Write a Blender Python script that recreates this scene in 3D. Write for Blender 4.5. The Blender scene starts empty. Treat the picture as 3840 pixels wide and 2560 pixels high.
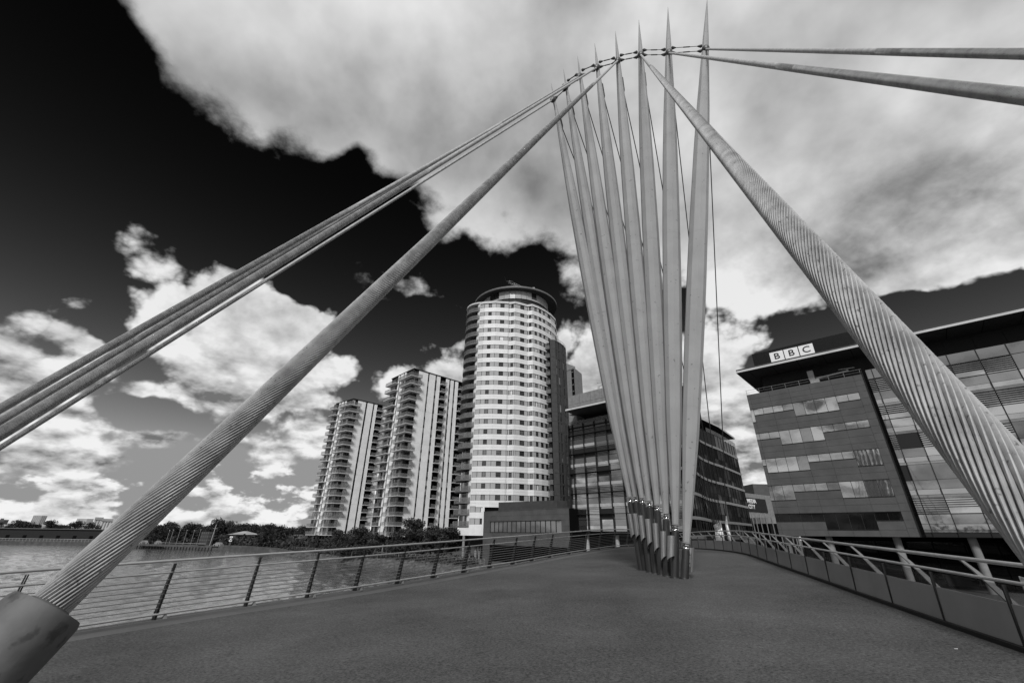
import bpy, bmesh, math, random
from mathutils import Vector, Matrix
R_ = random.Random(7)
C = bpy.context.scene.collection
scene = bpy.context.scene
sin, cos, pi, rad = math.sin, math.cos, math.pi, math.radians

# ------------------------------------------------------------------ camera
EYE = 1.6
F, PX, PY, VX, VY = 1560.0, 1920.0, 1280.0, 1968.0, -2063.0
_U = Vector(((VX-PX)/F, -(VY-PY)/F, -1)).normalized()
_Y = (Vector((0, 0, -1)) - Vector((0, 0, -1)).dot(_U)*_U).normalized()
_X = _Y.cross(_U)
ROT = Matrix((_X, _Y, _U))
def ray(px, py):
    return ROT @ Vector(((px-PX)/F, -(py-PY)/F, -1))
def at_az(azim, D, z=0.0):
    a = rad(azim); return Vector((sin(a)*D, cos(a)*D, z))
cam = bpy.data.cameras.new('camera'); camo = bpy.data.objects.new('camera', cam); C.objects.link(camo)
cam.sensor_width = 36; cam.lens = F*36/3840; cam.clip_start = 0.05; cam.clip_end = 9000
camo.matrix_world = Matrix.Translation((0, 0, EYE)) @ ROT.to_4x4()
scene.camera = camo

# ------------------------------------------------------------------ colour management
scene.view_settings.view_transform = 'Standard'; scene.view_settings.look = 'None'
scene.view_settings.gamma = 1; scene.view_settings.use_curve_mapping = False
scene.view_settings.exposure = 0.0

# ------------------------------------------------------------------ sun and sky
SUN_AZ, SUN_EL = -171.0, 42.0      # compass angle from +Y towards +X, elevation
sd = at_az(SUN_AZ, cos(rad(SUN_EL)), sin(rad(SUN_EL)))
sun = bpy.data.lights.new('sun', 'SUN'); suno = bpy.data.objects.new('sun', sun); C.objects.link(suno)
sun.energy = 3.1; sun.angle = rad(12); sun.color = (1, 1, 1)
suno.rotation_euler = sd.to_track_quat('Z', 'Y').to_euler()

W = bpy.data.worlds.new('World'); scene.world = W; W.use_nodes = True
nt = W.node_tree; nt.nodes.clear(); L = nt.links
def N(t, tree=None, **k):
    n = (tree or nt).nodes.new(t)
    for a, b in k.items(): setattr(n, a, b)
    return n
def math_(op, a, b=None, c=None, clamp=False):
    n = N('ShaderNodeMath', operation=op); n.use_clamp = clamp
    for i, v in enumerate((a, b, c)):
        if v is None: continue
        if isinstance(v, (int, float)): n.inputs[i].default_value = v
        else: L.new(v, n.inputs[i])
    return n.outputs[0]
def vmath(op, a, b=None, s=None):
    n = N('ShaderNodeVectorMath', operation=op)
    for i, v in enumerate((a, b)):
        if v is None: continue
        if isinstance(v, (tuple, Vector)): n.inputs[i].default_value = v
        else: L.new(v, n.inputs[i])
    if s is not None: 
        if isinstance(s, (int, float)): n.inputs['Scale'].default_value = s
        else: L.new(s, n.inputs['Scale'])
    return n.outputs['Value'] if op in ('LENGTH', 'DOT_PRODUCT') else n.outputs['Vector']
def noise(vec, scale, detail=6, rough=0.55, lac=2.0, out='Fac', dist=0.0):
    n = N('ShaderNodeTexNoise'); n.inputs['Scale'].default_value = scale
    n.inputs['Detail'].default_value = detail; n.inputs['Roughness'].default_value = rough
    n.inputs['Lacunarity'].default_value = lac; n.inputs['Distortion'].default_value = dist
    L.new(vec, n.inputs['Vector']); return n.outputs[out]
def maprange(v, a, b, c, d, smooth=True):
    n = N('ShaderNodeMapRange'); n.interpolation_type = 'SMOOTHSTEP' if smooth else 'LINEAR'
    L.new(v, n.inputs[0])
    for i, x in enumerate((a, b, c, d)):
        if isinstance(x, (int, float)): n.inputs[i+1].default_value = x
        else: L.new(x, n.inputs[i+1])
    return n.outputs[0]

sky = N('ShaderNodeTexSky', sky_type='NISHITA'); sky.sun_disc = False
sky.sun_elevation = rad(SUN_EL); sky.sun_rotation = rad(SUN_AZ); sky.dust_density = 0.6
sep = N('ShaderNodeSeparateColor'); L.new(sky.outputs[0], sep.inputs[0])
red = sep.outputs[0]                                   # a red filter on black and white film
tc = N('ShaderNodeTexCoord'); D0 = tc.outputs['Generated']
sx = N('ShaderNodeSeparateXYZ'); L.new(D0, sx.inputs[0]); elev = sx.outputs[2]
# clouds: big ellipsoidal masses fixed in the sky, broken up with fractal noise
# (photo pixel of the centre, half width deg, half height deg, tilt deg, strength)
BLOBS = [
 ((1650, 690), 4.5, 1.6, -5, 1.0), ((1850, 760), 7, 3.5, 20, 1.0), ((1520, 600), 4, 1.6, 0, 1.0),
 ((650, 1170), 3.2, 2.6, 20, 1.2), ((880, 1210), 6.5, 4.2, 10, 1.2), ((1080, 1240), 5, 3.6, 0, 1.2), ((950, 1380), 9.5, 4.8, 0, 1.2), ((1250, 1390), 3.4, 2.3, 0, 1.2), ((760, 1340), 4.6, 3.0, -25, 1.2), ((1210, 1500), 2.6, 1.4, 0, 1.2), ((700, 1480), 4.0, 1.5, 10, 1.0),
 ((580, 1045), 2.4, 1.6, 0, .5), ((330, 1300), 3.0, 1.2, 10, .6),
 ((620, 1637), 3.4, 1.5, 0, 1.3), ((340, 1535), 3.6, 1.2, 0, 1.0), ((40, 1440), 6, 3.0, 20, 1.0),
 ((120, 1660), 6, 2.6, 8, 1.2), ((330, 1710), 4.0, 1.6, 0, 1.0), ((-150, 1600), 8, 4, 0, 1.0),
 ((1170, 1630), 4.6, 2.2, 0, 1.2), ((1050, 1685), 3, 1.2, 0, 1.0), ((1460, 1440), 1.8, 1.5, 0, .9), ((1680, 1410), 3.5, 1.4, 0, 1.0),
 ((2110, 1260), 2.0, 1.6, 0, 1.0), ((2240, 1390), 4.5, 4, 0, 1.2), ((2330, 1640), 9, 8, 0, 1.0), ((2620, 1400), 5.5, 4.5, 0, 1.2), ((2700, 1680), 10, 9, 0, 1.0),
 ((2800, 1780), 5, 5, 0, 1.0), ((2790, 1290), 2.2, 1.2, 0, .6), ((2150, 1085), 2.4, 1.0, 0, .6),
 ((2650, 1080), 3, 2.0, 0, .8), ((2430, 980), 5, 3, 0, .8),
]
PLANES = [((430, 0), (700, 400)), ((600, 385), (1500, 785)), ((1500, 740), (2500, 1090)), ((2300, 1240), (3840, 1090))]
dwarp = vmath('SUBTRACT', noise(D0, 7.5, 4, .5, out='Color'), (.5, .5, .5))
Dw = vmath('ADD', D0, vmath('SCALE', dwarp, s=0.055))
def blob_field(vec, blobs):
    acc = None
    for (px, py), rx, ry, tilt, st in blobs:
        c = ray(px, py).normalized()
        up = (Vector((0, 0, 1)) - Vector((0, 0, 1)).dot(c)*c).normalized(); rt = c.cross(up).normalized()
        t = rad(tilt); a = rt*cos(t) - up*sin(t); b = rt*sin(t) + up*cos(t)
        m = Matrix((a, b, c)).transposed().to_euler('XYZ')
        mp = N('ShaderNodeMapping', vector_type='TEXTURE'); L.new(vec, mp.inputs[0])
        mp.inputs['Location'].default_value = c; mp.inputs['Rotation'].default_value = m
        mp.inputs['Scale'].default_value = (sin(rad(rx)), sin(rad(ry)), .9)
        st = st*ry/10; v = math_('MULTIPLY_ADD', vmath('LENGTH', mp.outputs[0]), -st, st)
        acc = v if acc is None else math_('SMOOTH_MAX', acc, v, .06)
    return acc
fld = blob_field(Dw, BLOBS)
big = None
for p, q in PLANES:                                     # the one big cloud that covers the upper sky, bounded by great circles
    nrm = ray(*q).cross(ray(*p)).normalized()
    if nrm.dot(ray(2600, 100)) < 0: nrm = -nrm
    h = math_('MULTIPLY', vmath('DOT_PRODUCT', Dw, nrm), 5.7)
    big = h if big is None else math_('SMOOTH_MIN', big, h, .2)
CLEAR = [((1480, 900), 6, 1.6, 14, 1.0), ((330, 1230), 3, 1.2, 0, 1.0), ((560, 1550), 5, 1.6, 0, 1.0), ((1150, 1090), 4, 1.6, 20, .8), ((1180, 860), 4, 2.4, 20, 1.0), ((1750, 1040), 7, 2.2, 0, 1.0), ((1980, 1050), 5, 1.8, 10, 1.0), ((1650, 1200), 5, 2, 0, 1.0), ((2560, 1150), 3.5, 1.4, 0, 1.0), ((3500, 1290), 16, 4.5, 0, 1.0)]
fld = math_('SMOOTH_MAX', fld, big, .08)
fld = math_('SUBTRACT', fld, math_('MULTIPLY', math_('MAXIMUM', blob_field(Dw, CLEAR), 0.0), 3.0))
# noise laid on a flat cloud deck so that it gets finer towards the horizon
inv = math_('DIVIDE', 1.0, math_('ADD', math_('ABSOLUTE', elev), .42))
P = vmath('SCALE', D0, s=inv)
n1 = noise(P, 6.2, 10, .56, 2.1)
n2 = noise(vmath('ADD', D0, (.7, .3, 0)), 3.6, 5, .45)
n1b = noise(vmath('ADD', P, tuple(Vector((0.0, -0.02, 0.06)))), 6.2, 5, .5, 2.1)
relief = math_('SUBTRACT', n1, n1b)
lowp = N('ShaderNodeMapping'); L.new(D0, lowp.inputs[0]); lowp.inputs['Scale'].default_value = (1, 1, 2.3)
nb = noise(lowp.outputs[0], 12, 7, .55)
nb2 = noise(vmath('ADD', lowp.outputs[0], (0, 0, .035)), 12, 5, .5)
# a low bank of small clouds all round the horizon
bank = math_('MULTIPLY_ADD', math_('SUBTRACT', nb, .5), 1.3, maprange(elev, .25, .03, -.42, .06))
fld2 = math_('SMOOTH_MAX', fld, bank, .1)
def puffs(vec, sc):
    v = N('ShaderNodeTexVoronoi', feature='F1'); v.inputs['Scale'].default_value = sc; v.inputs['Detail'].default_value = 3.0
    v.inputs['Roughness'].default_value = .55; v.inputs['Lacunarity'].default_value = 2.1; v.normalize = True; L.new(vec, v.inputs['Vector']); return v.outputs['Distance']
Dp = vmath('ADD', D0, vmath('SCALE', dwarp, s=0.05))
pf = puffs(Dp, 13.0); pf2 = puffs(vmath('ADD', Dp, (0, 0, .022)), 13.0)
cum = maprange(elev, .62, .42, 0, 1)                     # how cumulus-like the cloud is
fld3 = math_('MULTIPLY_ADD', math_('SUBTRACT', n1, .5), math_('MULTIPLY_ADD', cum, -.66, 1.04), fld2)
fld3 = math_('MULTIPLY_ADD', math_('SUBTRACT', .34, pf), math_('MULTIPLY', cum, .62), fld3)
prel = math_('MULTIPLY', math_('SUBTRACT', pf2, pf), math_('MULTIPLY_ADD', cum, .75, .12))
# the sky behind the camera is mostly overcast too
sy = math_('MULTIPLY', maprange(sx.outputs[1], .0, -.6, 0, 1), 0.5)
fld3 = math_('ADD', fld3, sy)
alpha = maprange(fld3, -.02, maprange(elev, .4, .65, .10, .26), 0, 1)
thick = maprange(fld3, .05, .85, 0, 1)
shade = math_('MULTIPLY_ADD', math_('SUBTRACT', n2, .5), 1.8, .70)
shade = math_('MULTIPLY_ADD', thick, -.12, shade)
shade = math_('MULTIPLY_ADD', math_('MULTIPLY', relief, maprange(elev, .75, .45, .25, 1)), 1.1, shade)
shade = math_('ADD', shade, maprange(elev, .25, .5, .06, 0))
lw = maprange(elev, .45, .12, 0, 1)
shade = math_('MULTIPLY_ADD', math_('MULTIPLY', math_('SUBTRACT', nb, nb2), lw), 2.8, shade)
shade = math_('MULTIPLY_ADD', prel, 1.0, shade)
shade = maprange(shade, .15, 1.0, .17, .88, False)
top = maprange(elev, .0, .55, 1.02, .93)
shade = math_('MULTIPLY', shade, top)
CLOUD_GAIN = 10.0
cl = math_('MULTIPLY', shade, CLOUD_GAIN)
clear = math_('MULTIPLY', red, .006)
glow = math_('MULTIPLY', math_('EXPONENT', math_('MULTIPLY', math_('MAXIMUM', elev, 0.0), -9.6)), 12.5)
clear = math_('ADD', clear, math_('MINIMUM', glow, 3.0))
mixn = N('ShaderNodeMix', data_type='FLOAT'); L.new(alpha, mixn.inputs[0]); L.new(clear, mixn.inputs[2]); L.new(cl, mixn.inputs[3])
bg = N('ShaderNodeBackground'); bg.inputs['Strength'].default_value = .1
cmb = N('ShaderNodeCombineColor')
for i in range(3): L.new(mixn.outputs[0], cmb.inputs[i])
L.new(cmb.outputs[0], bg.inputs[0])
wo = N('ShaderNodeOutputWorld'); L.new(bg.outputs[0], wo.inputs[0])
W.cycles.sampling_method = 'MANUAL'; W.cycles.sample_map_resolution = 512

# ------------------------------------------------------------------ materials (black and white photograph: greys only)
MATS = {}
def mat(name, v, rough=.6, metal=0.0, var=0.0, scale=2.0, bump=0.0, bscale=None, spec=.5, detail=4, stretch=None):
    if name in MATS: return MATS[name]
    m = bpy.data.materials.new(name); m.use_nodes = True; t = m.node_tree; b = t.nodes['Principled BSDF']
    b.inputs['Base Color'].default_value = (v, v, v, 1); b.inputs['Roughness'].default_value = rough
    b.inputs['Metallic'].default_value = metal; b.inputs['Specular IOR Level'].default_value = spec
    if var or bump:
        co = t.nodes.new('ShaderNodeTexCoord'); vec = co.outputs['Object']
        g = t.nodes.new('ShaderNodeNewGeometry'); vec = g.outputs['Position']
        if stretch:
            mp = t.nodes.new('ShaderNodeMapping'); mp.inputs['Scale'].default_value = stretch
            t.links.new(vec, mp.inputs[0]); vec = mp.outputs[0]
    if var:
        n = t.nodes.new('ShaderNodeTexNoise'); n.inputs['Scale'].default_value = scale; n.inputs['Detail'].default_value = detail
        t.links.new(vec, n.inputs['Vector'])
        mr = t.nodes.new('ShaderNodeMapRange'); mr.inputs[1].default_value = .25; mr.inputs[2].default_value = .75
        mr.inputs[3].default_value = v*(1-var); mr.inputs[4].default_value = v*(1+var)
        t.links.new(n.outputs['Fac'], mr.inputs[0])
        cc = t.nodes.new('ShaderNodeCombineColor')
        for i in range(3): t.links.new(mr.outputs[0], cc.inputs[i])
        t.links.new(cc.outputs[0], b.inputs['Base Color'])
    if bump:
        n = t.nodes.new('ShaderNodeTexNoise'); n.inputs['Scale'].default_value = bscale or scale*3; n.inputs['Detail'].default_value = 3
        t.links.new(vec, n.inputs['Vector'])
        bp = t.nodes.new('ShaderNodeBump'); bp.inputs['Strength'].default_value = min(1, bump); bp.inputs['Distance'].default_value = .02 if bump < 2 else bump
        t.links.new(n.outputs['Fac'], bp.inputs['Height']); t.links.new(bp.outputs[0], b.inputs['Normal'])
    MATS[name] = m
    return m
def glass(name, tint, refl, rough=.03, wav=.0015, var=.25, vs=.35):
    """coated window glass: dark room behind, mirror coat in front, slightly wavy panes"""
    if name in MATS: return MATS[name]
    m = bpy.data.materials.new(name); m.use_nodes = True; t = m.node_tree; b = t.nodes['Principled BSDF']
    out = t.nodes['Material Output']
    b.inputs['Roughness'].default_value = .6; b.inputs['Specular IOR Level'].default_value = 0
    gl = t.nodes.new('ShaderNodeBsdfGlossy'); gl.inputs['Roughness'].default_value = rough; gl.inputs['Color'].default_value = (1, 1, 1, 1)
    fr = t.nodes.new('ShaderNodeLayerWeight'); fr.inputs['Blend'].default_value = .25
    ma = t.nodes.new('ShaderNodeMapRange'); ma.inputs[3].default_value = refl; ma.inputs[4].default_value = min(1, refl+(.45 if refl > .1 else .06))
    t.links.new(fr.outputs['Fresnel'], ma.inputs[0])
    mx = t.nodes.new('ShaderNodeMixShader'); t.links.new(ma.outputs[0], mx.inputs[0]); t.links.new(b.outputs[0], mx.inputs[1]); t.links.new(gl.outputs[0], mx.inputs[2])
    t.links.new(mx.outputs[0], out.inputs['Surface'])
    g = t.nodes.new('ShaderNodeNewGeometry'); n = t.nodes.new('ShaderNodeTexNoise'); n.inputs['Scale'].default_value = .9; n.inputs['Detail'].default_value = 2
    t.links.new(g.outputs['Position'], n.inputs['Vector'])
    oi = t.nodes.new('ShaderNodeObjectInfo')
    mr = t.nodes.new('ShaderNodeMapRange'); mr.inputs[3].default_value = tint*(1-var); mr.inputs[4].default_value = tint*(1+var)
    t.links.new(oi.outputs['Random'], mr.inputs[0]); cc = t.nodes.new('ShaderNodeCombineColor')
    for i in range(3): t.links.new(mr.outputs[0], cc.inputs[i])
    t.links.new(cc.outputs[0], b.inputs['Base Color'])
    bp = t.nodes.new('ShaderNodeBump'); bp.inputs['Strength'].default_value = 1; bp.inputs['Distance'].default_value = wav
    t.links.new(n.outputs['Fac'], bp.inputs['Height']); t.links.new(bp.outputs[0], gl.inputs['Normal'])
    MATS[name] = m
    return m

M_white = mat('white_cladding', .64, .45, var=.06, scale=.8)
M_strip = mat('white_render', .76, .6, var=.10, scale=.35)
M_grey = mat('grey_metal', .22, .4, var=.1, scale=1)
M_dark = mat('dark_metal', .018, .6, spec=.2)
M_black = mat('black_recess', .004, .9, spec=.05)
M_brown = mat('terracotta_panel', .068, .75, var=.22, scale=.6, bump=.5, bscale=9)
M_brick = mat('dark_brick', .04, .8, var=.25, scale=1.2, bump=.5, bscale=12)
M_podium = mat('podium_stone', .07, .75, var=.25, scale=.5, bump=.4, bscale=8)
M_conc = mat('concrete', .20, .85, var=.2, scale=1.5, bump=.3, bscale=20)
M_lconc = mat('light_concrete', .36, .8, var=.15, scale=1.5)
M_span = mat('grey_spandrel_glass', .34, .25, var=.10, scale=.5)
M_slab = mat('balcony_slab_edge', .50, .7, var=.15, scale=.6)
M_slabd = mat('dark_slab', .11, .6, var=.2, scale=1)
G_dark = glass('dark_window_glass', .02, .06)
G_mid = glass('window_glass', .06, .16)
G_sky = glass('sky_reflecting_glass', .05, .42, wav=.002)
G_sky2 = glass('half_reflecting_glass', .05, .22, wav=.002)
G_black = glass('black_curtain_glass', .005, .02, wav=.002)
M_blind = mat('window_blind', .62, .5)
M_railglass = mat('balcony_glass_grey', .28, .15, var=.25, scale=.4)
_t = M_railglass.node_tree; _mx = _t.nodes.new('ShaderNodeMixShader'); _tr = _t.nodes.new('ShaderNodeBsdfTransparent'); _tr.inputs[0].default_value = (.8, .8, .8, 1); _mx.inputs[0].default_value = .74
_t.links.new(_t.nodes['Principled BSDF'].outputs[0], _mx.inputs[1]); _t.links.new(_tr.outputs[0], _mx.inputs[2]); _t.links.new(_mx.outputs[0], _t.nodes['Material Output'].inputs[0])

# ------------------------------------------------------------------ mesh helpers
class MB:
    def __init__(s): s.v = []; s.f = []; s.m = []; s.mi = []
    def mid(s, m):
        if m is None: return 0
        if m not in s.m: s.m.append(m)
        return s.m.index(m)
    def poly(s, pts, m=None):
        n = len(s.v); s.v += [tuple(p) for p in pts]; s.f.append(tuple(range(n, n+len(pts)))); s.mi.append(s.mid(m))
    def hexa(s, b, t, m=None):
        """b, t: 4 bottom and 4 top points"""
        n = len(s.v); s.v += [tuple(p) for p in list(b)+list(t)]; k = s.mid(m)
        for f in ((0, 3, 2, 1), (4, 5, 6, 7), (0, 1, 5, 4), (1, 2, 6, 5), (2, 3, 7, 6), (3, 0, 4, 7)):
            s.f.append(tuple(n+i for i in f)); s.mi.append(k)
    def prism(s, pts, z0, z1, m=None):
        n = len(s.v); c = len(pts); k = s.mid(m)
        s.v += [(p[0], p[1], z0) for p in pts] + [(p[0], p[1], z1) for p in pts]
        s.f.append(tuple(n+i for i in reversed(range(c)))); s.f.append(tuple(n+c+i for i in range(c))); s.mi += [k, k]
        for i in range(c):
            j = (i+1) % c; s.f.append((n+i, n+j, n+c+j, n+c+i)); s.mi.append(k)
    def tube(s, pts, r, seg=8, m=None, caps=True, up=Vector((0, 0, 1)), rot=0.0):
        k = s.mid(m); n0 = len(s.v); pts = [Vector(p) for p in pts]; K = len(pts)
        for i, p in enumerate(pts):
            d = (pts[min(i+1, K-1)]-pts[max(i-1, 0)]).normalized()
            u = up if abs(d.dot(up)) < .95 else Vector((0, 1, 0))
            a = d.cross(u).normalized(); b = a.cross(d).normalized()
            rr = r[i] if isinstance(r, (list, tuple)) else r
            for j in range(seg):
                t = 2*pi*j/seg + rot; s.v.append(tuple(p+a*cos(t)*rr+b*sin(t)*rr))
        for i in range(K-1):
            for j in range(seg):
                q = (j+1) % seg
                s.f.append((n0+i*seg+j, n0+i*seg+q, n0+(i+1)*seg+q, n0+(i+1)*seg+j)); s.mi.append(k)
        if caps:
            s.f.append(tuple(n0+j for j in range(seg))); s.f.append(tuple(n0+(K-1)*seg+j for j in reversed(range(seg)))); s.mi += [k, k]
    def build(s, name, m, parent=None, smooth=False):
        me = bpy.data.meshes.new(name)
        org = Vector(parent.location) if parent is not None and parent.type == 'EMPTY' else Vector((0, 0, 0))
        if parent is not None and parent.type != 'EMPTY' and parent.parent is not None: org = Vector(parent.parent.location)
        me.from_pydata([tuple(Vector(v)-org) for v in s.v], [], s.f)
        for q in (s.m if s.m else [m]): me.materials.append(q if q else m)
        if s.m: me.polygons.foreach_set('material_index', s.mi)
        bm = bmesh.new(); bm.from_mesh(me); bmesh.ops.recalc_face_normals(bm, faces=bm.faces); bm.to_mesh(me); bm.free()
        if smooth:
            me.polygons.foreach_set('use_smooth', [True]*len(me.polygons))
            me.set_sharp_from_angle(angle=rad(35))
        o = bpy.data.objects.new(name, me); C.objects.link(o)
        if parent is not None: o.parent = parent
        return o
def thing(name, label, cat, loc=(0, 0, 0), group=None):
    o = bpy.data.objects.new(name, None); C.objects.link(o); o.location = loc; o.empty_display_size = .5
    o['label'] = label; o['category'] = cat
    if group: o['group'] = group
    return o
def tag(o, label, cat, group=None):
    o['label'] = label; o['category'] = cat
    if group: o['group'] = group
    return o
def struct(o): o['kind'] = 'structure'; return o
UNIT = {}
def unit(m):
    if m.name not in UNIT:
        me = bpy.data.meshes.new('piece'); n = .5
        v = [(x, y, z) for z in (-n, n) for x, y in ((-n, -n), (n, -n), (n, n), (-n, n))]
        me.from_pydata(v, [], [(0, 3, 2, 1), (4, 5, 6, 7), (0, 1, 5, 4), (1, 2, 6, 5), (2, 3, 7, 6), (3, 0, 4, 7)])
        me.materials.append(m); UNIT[m.name] = me
    return UNIT[m.name]
class Face:
    """a vertical wall plane: s along it, o outwards (towards the viewer), z up"""
    def __init__(s, A, B):
        s.A = Vector((A[0], A[1], 0)); B = Vector((B[0], B[1], 0)); s.len = (B-s.A).length; s.e = (B-s.A).normalized()
        s.n = Vector((s.e.y, -s.e.x, 0)); s.ang = math.atan2(s.e.y, s.e.x)
    def p(s, t, o, z): return s.A + s.e*t + s.n*o + Vector((0, 0, z))
    def mb(s, b, s0, s1, o0, o1, z0, z1, m=None):
        b.hexa([s.p(s0, o1, z0), s.p(s1, o1, z0), s.p(s1, o0, z0), s.p(s0, o0, z0)], [s.p(s0, o1, z1), s.p(s1, o1, z1), s.p(s1, o0, z1), s.p(s0, o0, z1)], m)
    def piece(s, name, parent, s0, s1, o0, o1, z0, z1, m):
        o = bpy.data.objects.new(name, unit(m)); C.objects.link(o); o.parent = parent
        c = s.p((s0+s1)/2, (o0+o1)/2, (z0+z1)/2)
        org = parent.location if parent.type == 'EMPTY' else parent.parent.location
        o.location = c - Vector(org); o.scale = (abs(s1-s0), abs(o1-o0), z1-z0); o.rotation_euler = (0, 0, s.ang)
        return o

# ------------------------------------------------------------------ deck of the footbridge
def zdeck(x, y):
    w = .04*x + .026*y
    z = -.203 + w
    if w > 1.0: z -= (w-1.0)**2/.56
    return z
LE = [(-28, -16), (-20, -6.5), (-14.5, 1.2), (-11.4, 5.9), (-9.6, 8.45), (-7.79, 10.95), (-6.6, 12.35), (-5.55, 13.45), (-4.6, 14.55), (-3.65, 15.85), (-2.7, 17.2), (-1.75, 18.7), (-.8, 20.2), (.2, 21.6), (1.15, 23.1), (2.2, 24.9), (3.5, 26.9), (4.7, 28.6), (5.9, 30.3), (7.4, 32.6), (9, 35.2), (11, 39), (14, 46), (18, 58)]
RE = [(1.5, -16), (4.0, -6.5), (5.6, .6), (6.35, 3.9), (6.8, 5.9), (7.35, 7.9), (7.85, 9.6), (8.35, 11.3), (8.9, 13.1), (9.5, 15.1), (10.1, 17.1), (10.7, 19.1), (11.3, 21.0), (11.95, 23.1), (12.5, 25.4), (12.85, 27.5), (13.1, 29.4), (13.3, 31.4), (13.55, 33.6), (13.9, 36.5), (14.6, 41), (17.5, 50), (22, 58)]
def crom(P, n):
    P = [Vector((p[0], p[1], 0)) for p in P]; out = []
    for i in range(len(P)-1):
        p0, p1, p2, p3 = P[max(i-1, 0)], P[i], P[i+1], P[min(i+2, len(P)-1)]
        for k in range(n):
            t = k/n; out.append(.5*((2*p1)+(p2-p0)*t+(2*p0-5*p1+4*p2-p3)*t*t+(3*p1-p0-3*p2+p3)*t**3))
    out.append(P[-1]); return out
def resample(P, step):
    L_ = [0]
    for a, b in zip(P, P[1:]): L_.append(L_[-1]+(b-a).length)
    out = []; s = 0; i = 0
    while s <= L_[-1]:
        while L_[i+1] < s: i += 1
        t = (s-L_[i])/(L_[i+1]-L_[i]); out.append(P[i].lerp(P[i+1], t)); s += step
    return out
def offset(P, d):
    """d > 0 moves to the right of the walking direction"""
    out = []
    for i, p in enumerate(P):
        t = (P[min(i+1, len(P)-1)]-P[max(i-1, 0)]).normalized(); out.append(p + Vector((t.y, -t.x, 0))*d)
    return out
Lc = crom(LE, 6); Rc = crom(RE, 6)
Lr = resample(Lc, .5); Rr = resample(Rc, .5)
def band(Pa, Pb, name, m, dz=0, rows=1, thick=None):
    n = 220; A = resample(Pa, (sum((b-a).length for a, b in zip(Pa, Pa[1:]))-.01)/n)[:n]; B = resample(Pb, (sum((b-a).length for a, b in zip(Pb, Pb[1:]))-.01)/n)[:n]
    b = MB(); 
    for a, c in zip(A, B):
        for k in range(rows+1):
            q = a.lerp(c, k/rows); b.v.append((q.x, q.y, zdeck(q.x, q.y)+dz))
    for i in range(n-1):
        for k in range(rows):
            j = i*(rows+1)+k; b.f.append((j, j+1, j+rows+2, j+rows+1)); b.mi.append(0)
    if thick:
        for i in range(n-1):
            for k in (0, rows):
                j = i*(rows+1)+k; p, q = b.v[j], b.v[j+rows+1]
                b.poly([p, q, (q[0], q[1], q[2]-thick), (p[0], p[1], p[2]-thick)])
    return b.build(name, m)

# textured grey wearing surface with granules, soft wear patches
def deck_mat():
    m = bpy.data.materials.new('gritty_deck_surface'); m.use_nodes = True; t = m.node_tree; b = t.nodes['Principled BSDF']
    g = t.nodes.new('ShaderNodeNewGeometry')
    def nz(sc, det, ro=.5):
        n = t.nodes.new('ShaderNodeTexNoise'); n.inputs['Scale'].default_value = sc; n.inputs['Detail'].default_value = det; n.inputs['Roughness'].default_value = ro
        t.links.new(g.outputs['Position'], n.inputs['Vector']); return n.outputs['Fac']
    def mm(op, a, c, d=None):
        n = t.nodes.new('ShaderNodeMath'); n.operation = op
        for i, v in enumerate((a, c, d)):
            if v is None: continue
            if isinstance(v, (int, float)): n.inputs[i].default_value = v
            else: t.links.new(v, n.inputs[i])
        return n.outputs[0]
    fine = nz(26, 4, .85); mid = nz(15, 5, .7); big = nz(.32, 4, .55); streak = nz(1.4, 5)
    v = mm('MULTIPLY_ADD', mm('SUBTRACT', fine, .5), 4.6, 1.0)
    v = mm('MULTIPLY_ADD', mm('SUBTRACT', mid, .5), 1.1, v)
    v = mm('MULTIPLY_ADD', mm('SUBTRACT', big, .5), 1.5, v)
    v = mm('MULTIPLY_ADD', mm('SUBTRACT', streak, .5), .45, v)
    v = mm('MAXIMUM', mm('MULTIPLY', v, .066), .012)
    cc = t.nodes.new('ShaderNodeCombineColor')
    for i in range(3): t.links.new(v, cc.inputs[i])
    t.links.new(cc.outputs[0], b.inputs['Base Color']); b.inputs['Roughness'].default_value = .8; b.inputs['Specular IOR Level'].default_value = .25
    bp = t.nodes.new('ShaderNodeBump'); bp.inputs['Strength'].default_value = .7; bp.inputs['Distance'].default_value = .006
    t.links.new(fine, bp.inputs['Height']); t.links.new(bp.outputs[0], b.inputs['Normal'])
    return m
M_deck = deck_mat()
M_edge = mat('smooth_edge_strip', .085, .7, var=.14, scale=1.1, bump=.2, bscale=60)
inner = offset(Lr, .62)
struct(band(inner, offset(Rr, -.03), 'deck', M_deck, 0, rows=14))
struct(band(offset(Lr, .04), offset(Lr, .605), 'edge_strip', M_edge, -.004, rows=1))
struct(band(offset(Lr, .58), offset(Lr, .66), 'joint_strip', M_dark, -.012, rows=1))
struct(band(offset(Lr, -.28), offset(Lr, .04), 'kerb', mat('kerb_plate', .11, .6, var=.15, scale=2), .05, rows=1, thick=.6))
struct(band(offset(Rr, .0), offset(Rr, .95), 'edge_beam', mat('edge_beam_concrete', .17, .75, var=.15, scale=.8), -.02, rows=1, thick=.6))
ub = MB()
UL = resample(offset(Lr, -.2), 1.0); UR = resample(offset(Rr, .9), 1.0)
k = min(len(UL), len(UR))
for i in range(k):
    a, c = UL[int(i*(len(UL)-1)/(k-1))], UR[int(i*(len(UR)-1)/(k-1))]
    ub.v += [(a.x, a.y, zdeck(a.x, a.y)-.5), (c.x, c.y, zdeck(c.x, c.y)-.55)]
for i in range(k-1): ub.f.append((2*i, 2*i+1, 2*i+3, 2*i+2)); ub.mi.append(0)
struct(ub.build('deck_underside', M_dark))

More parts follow.
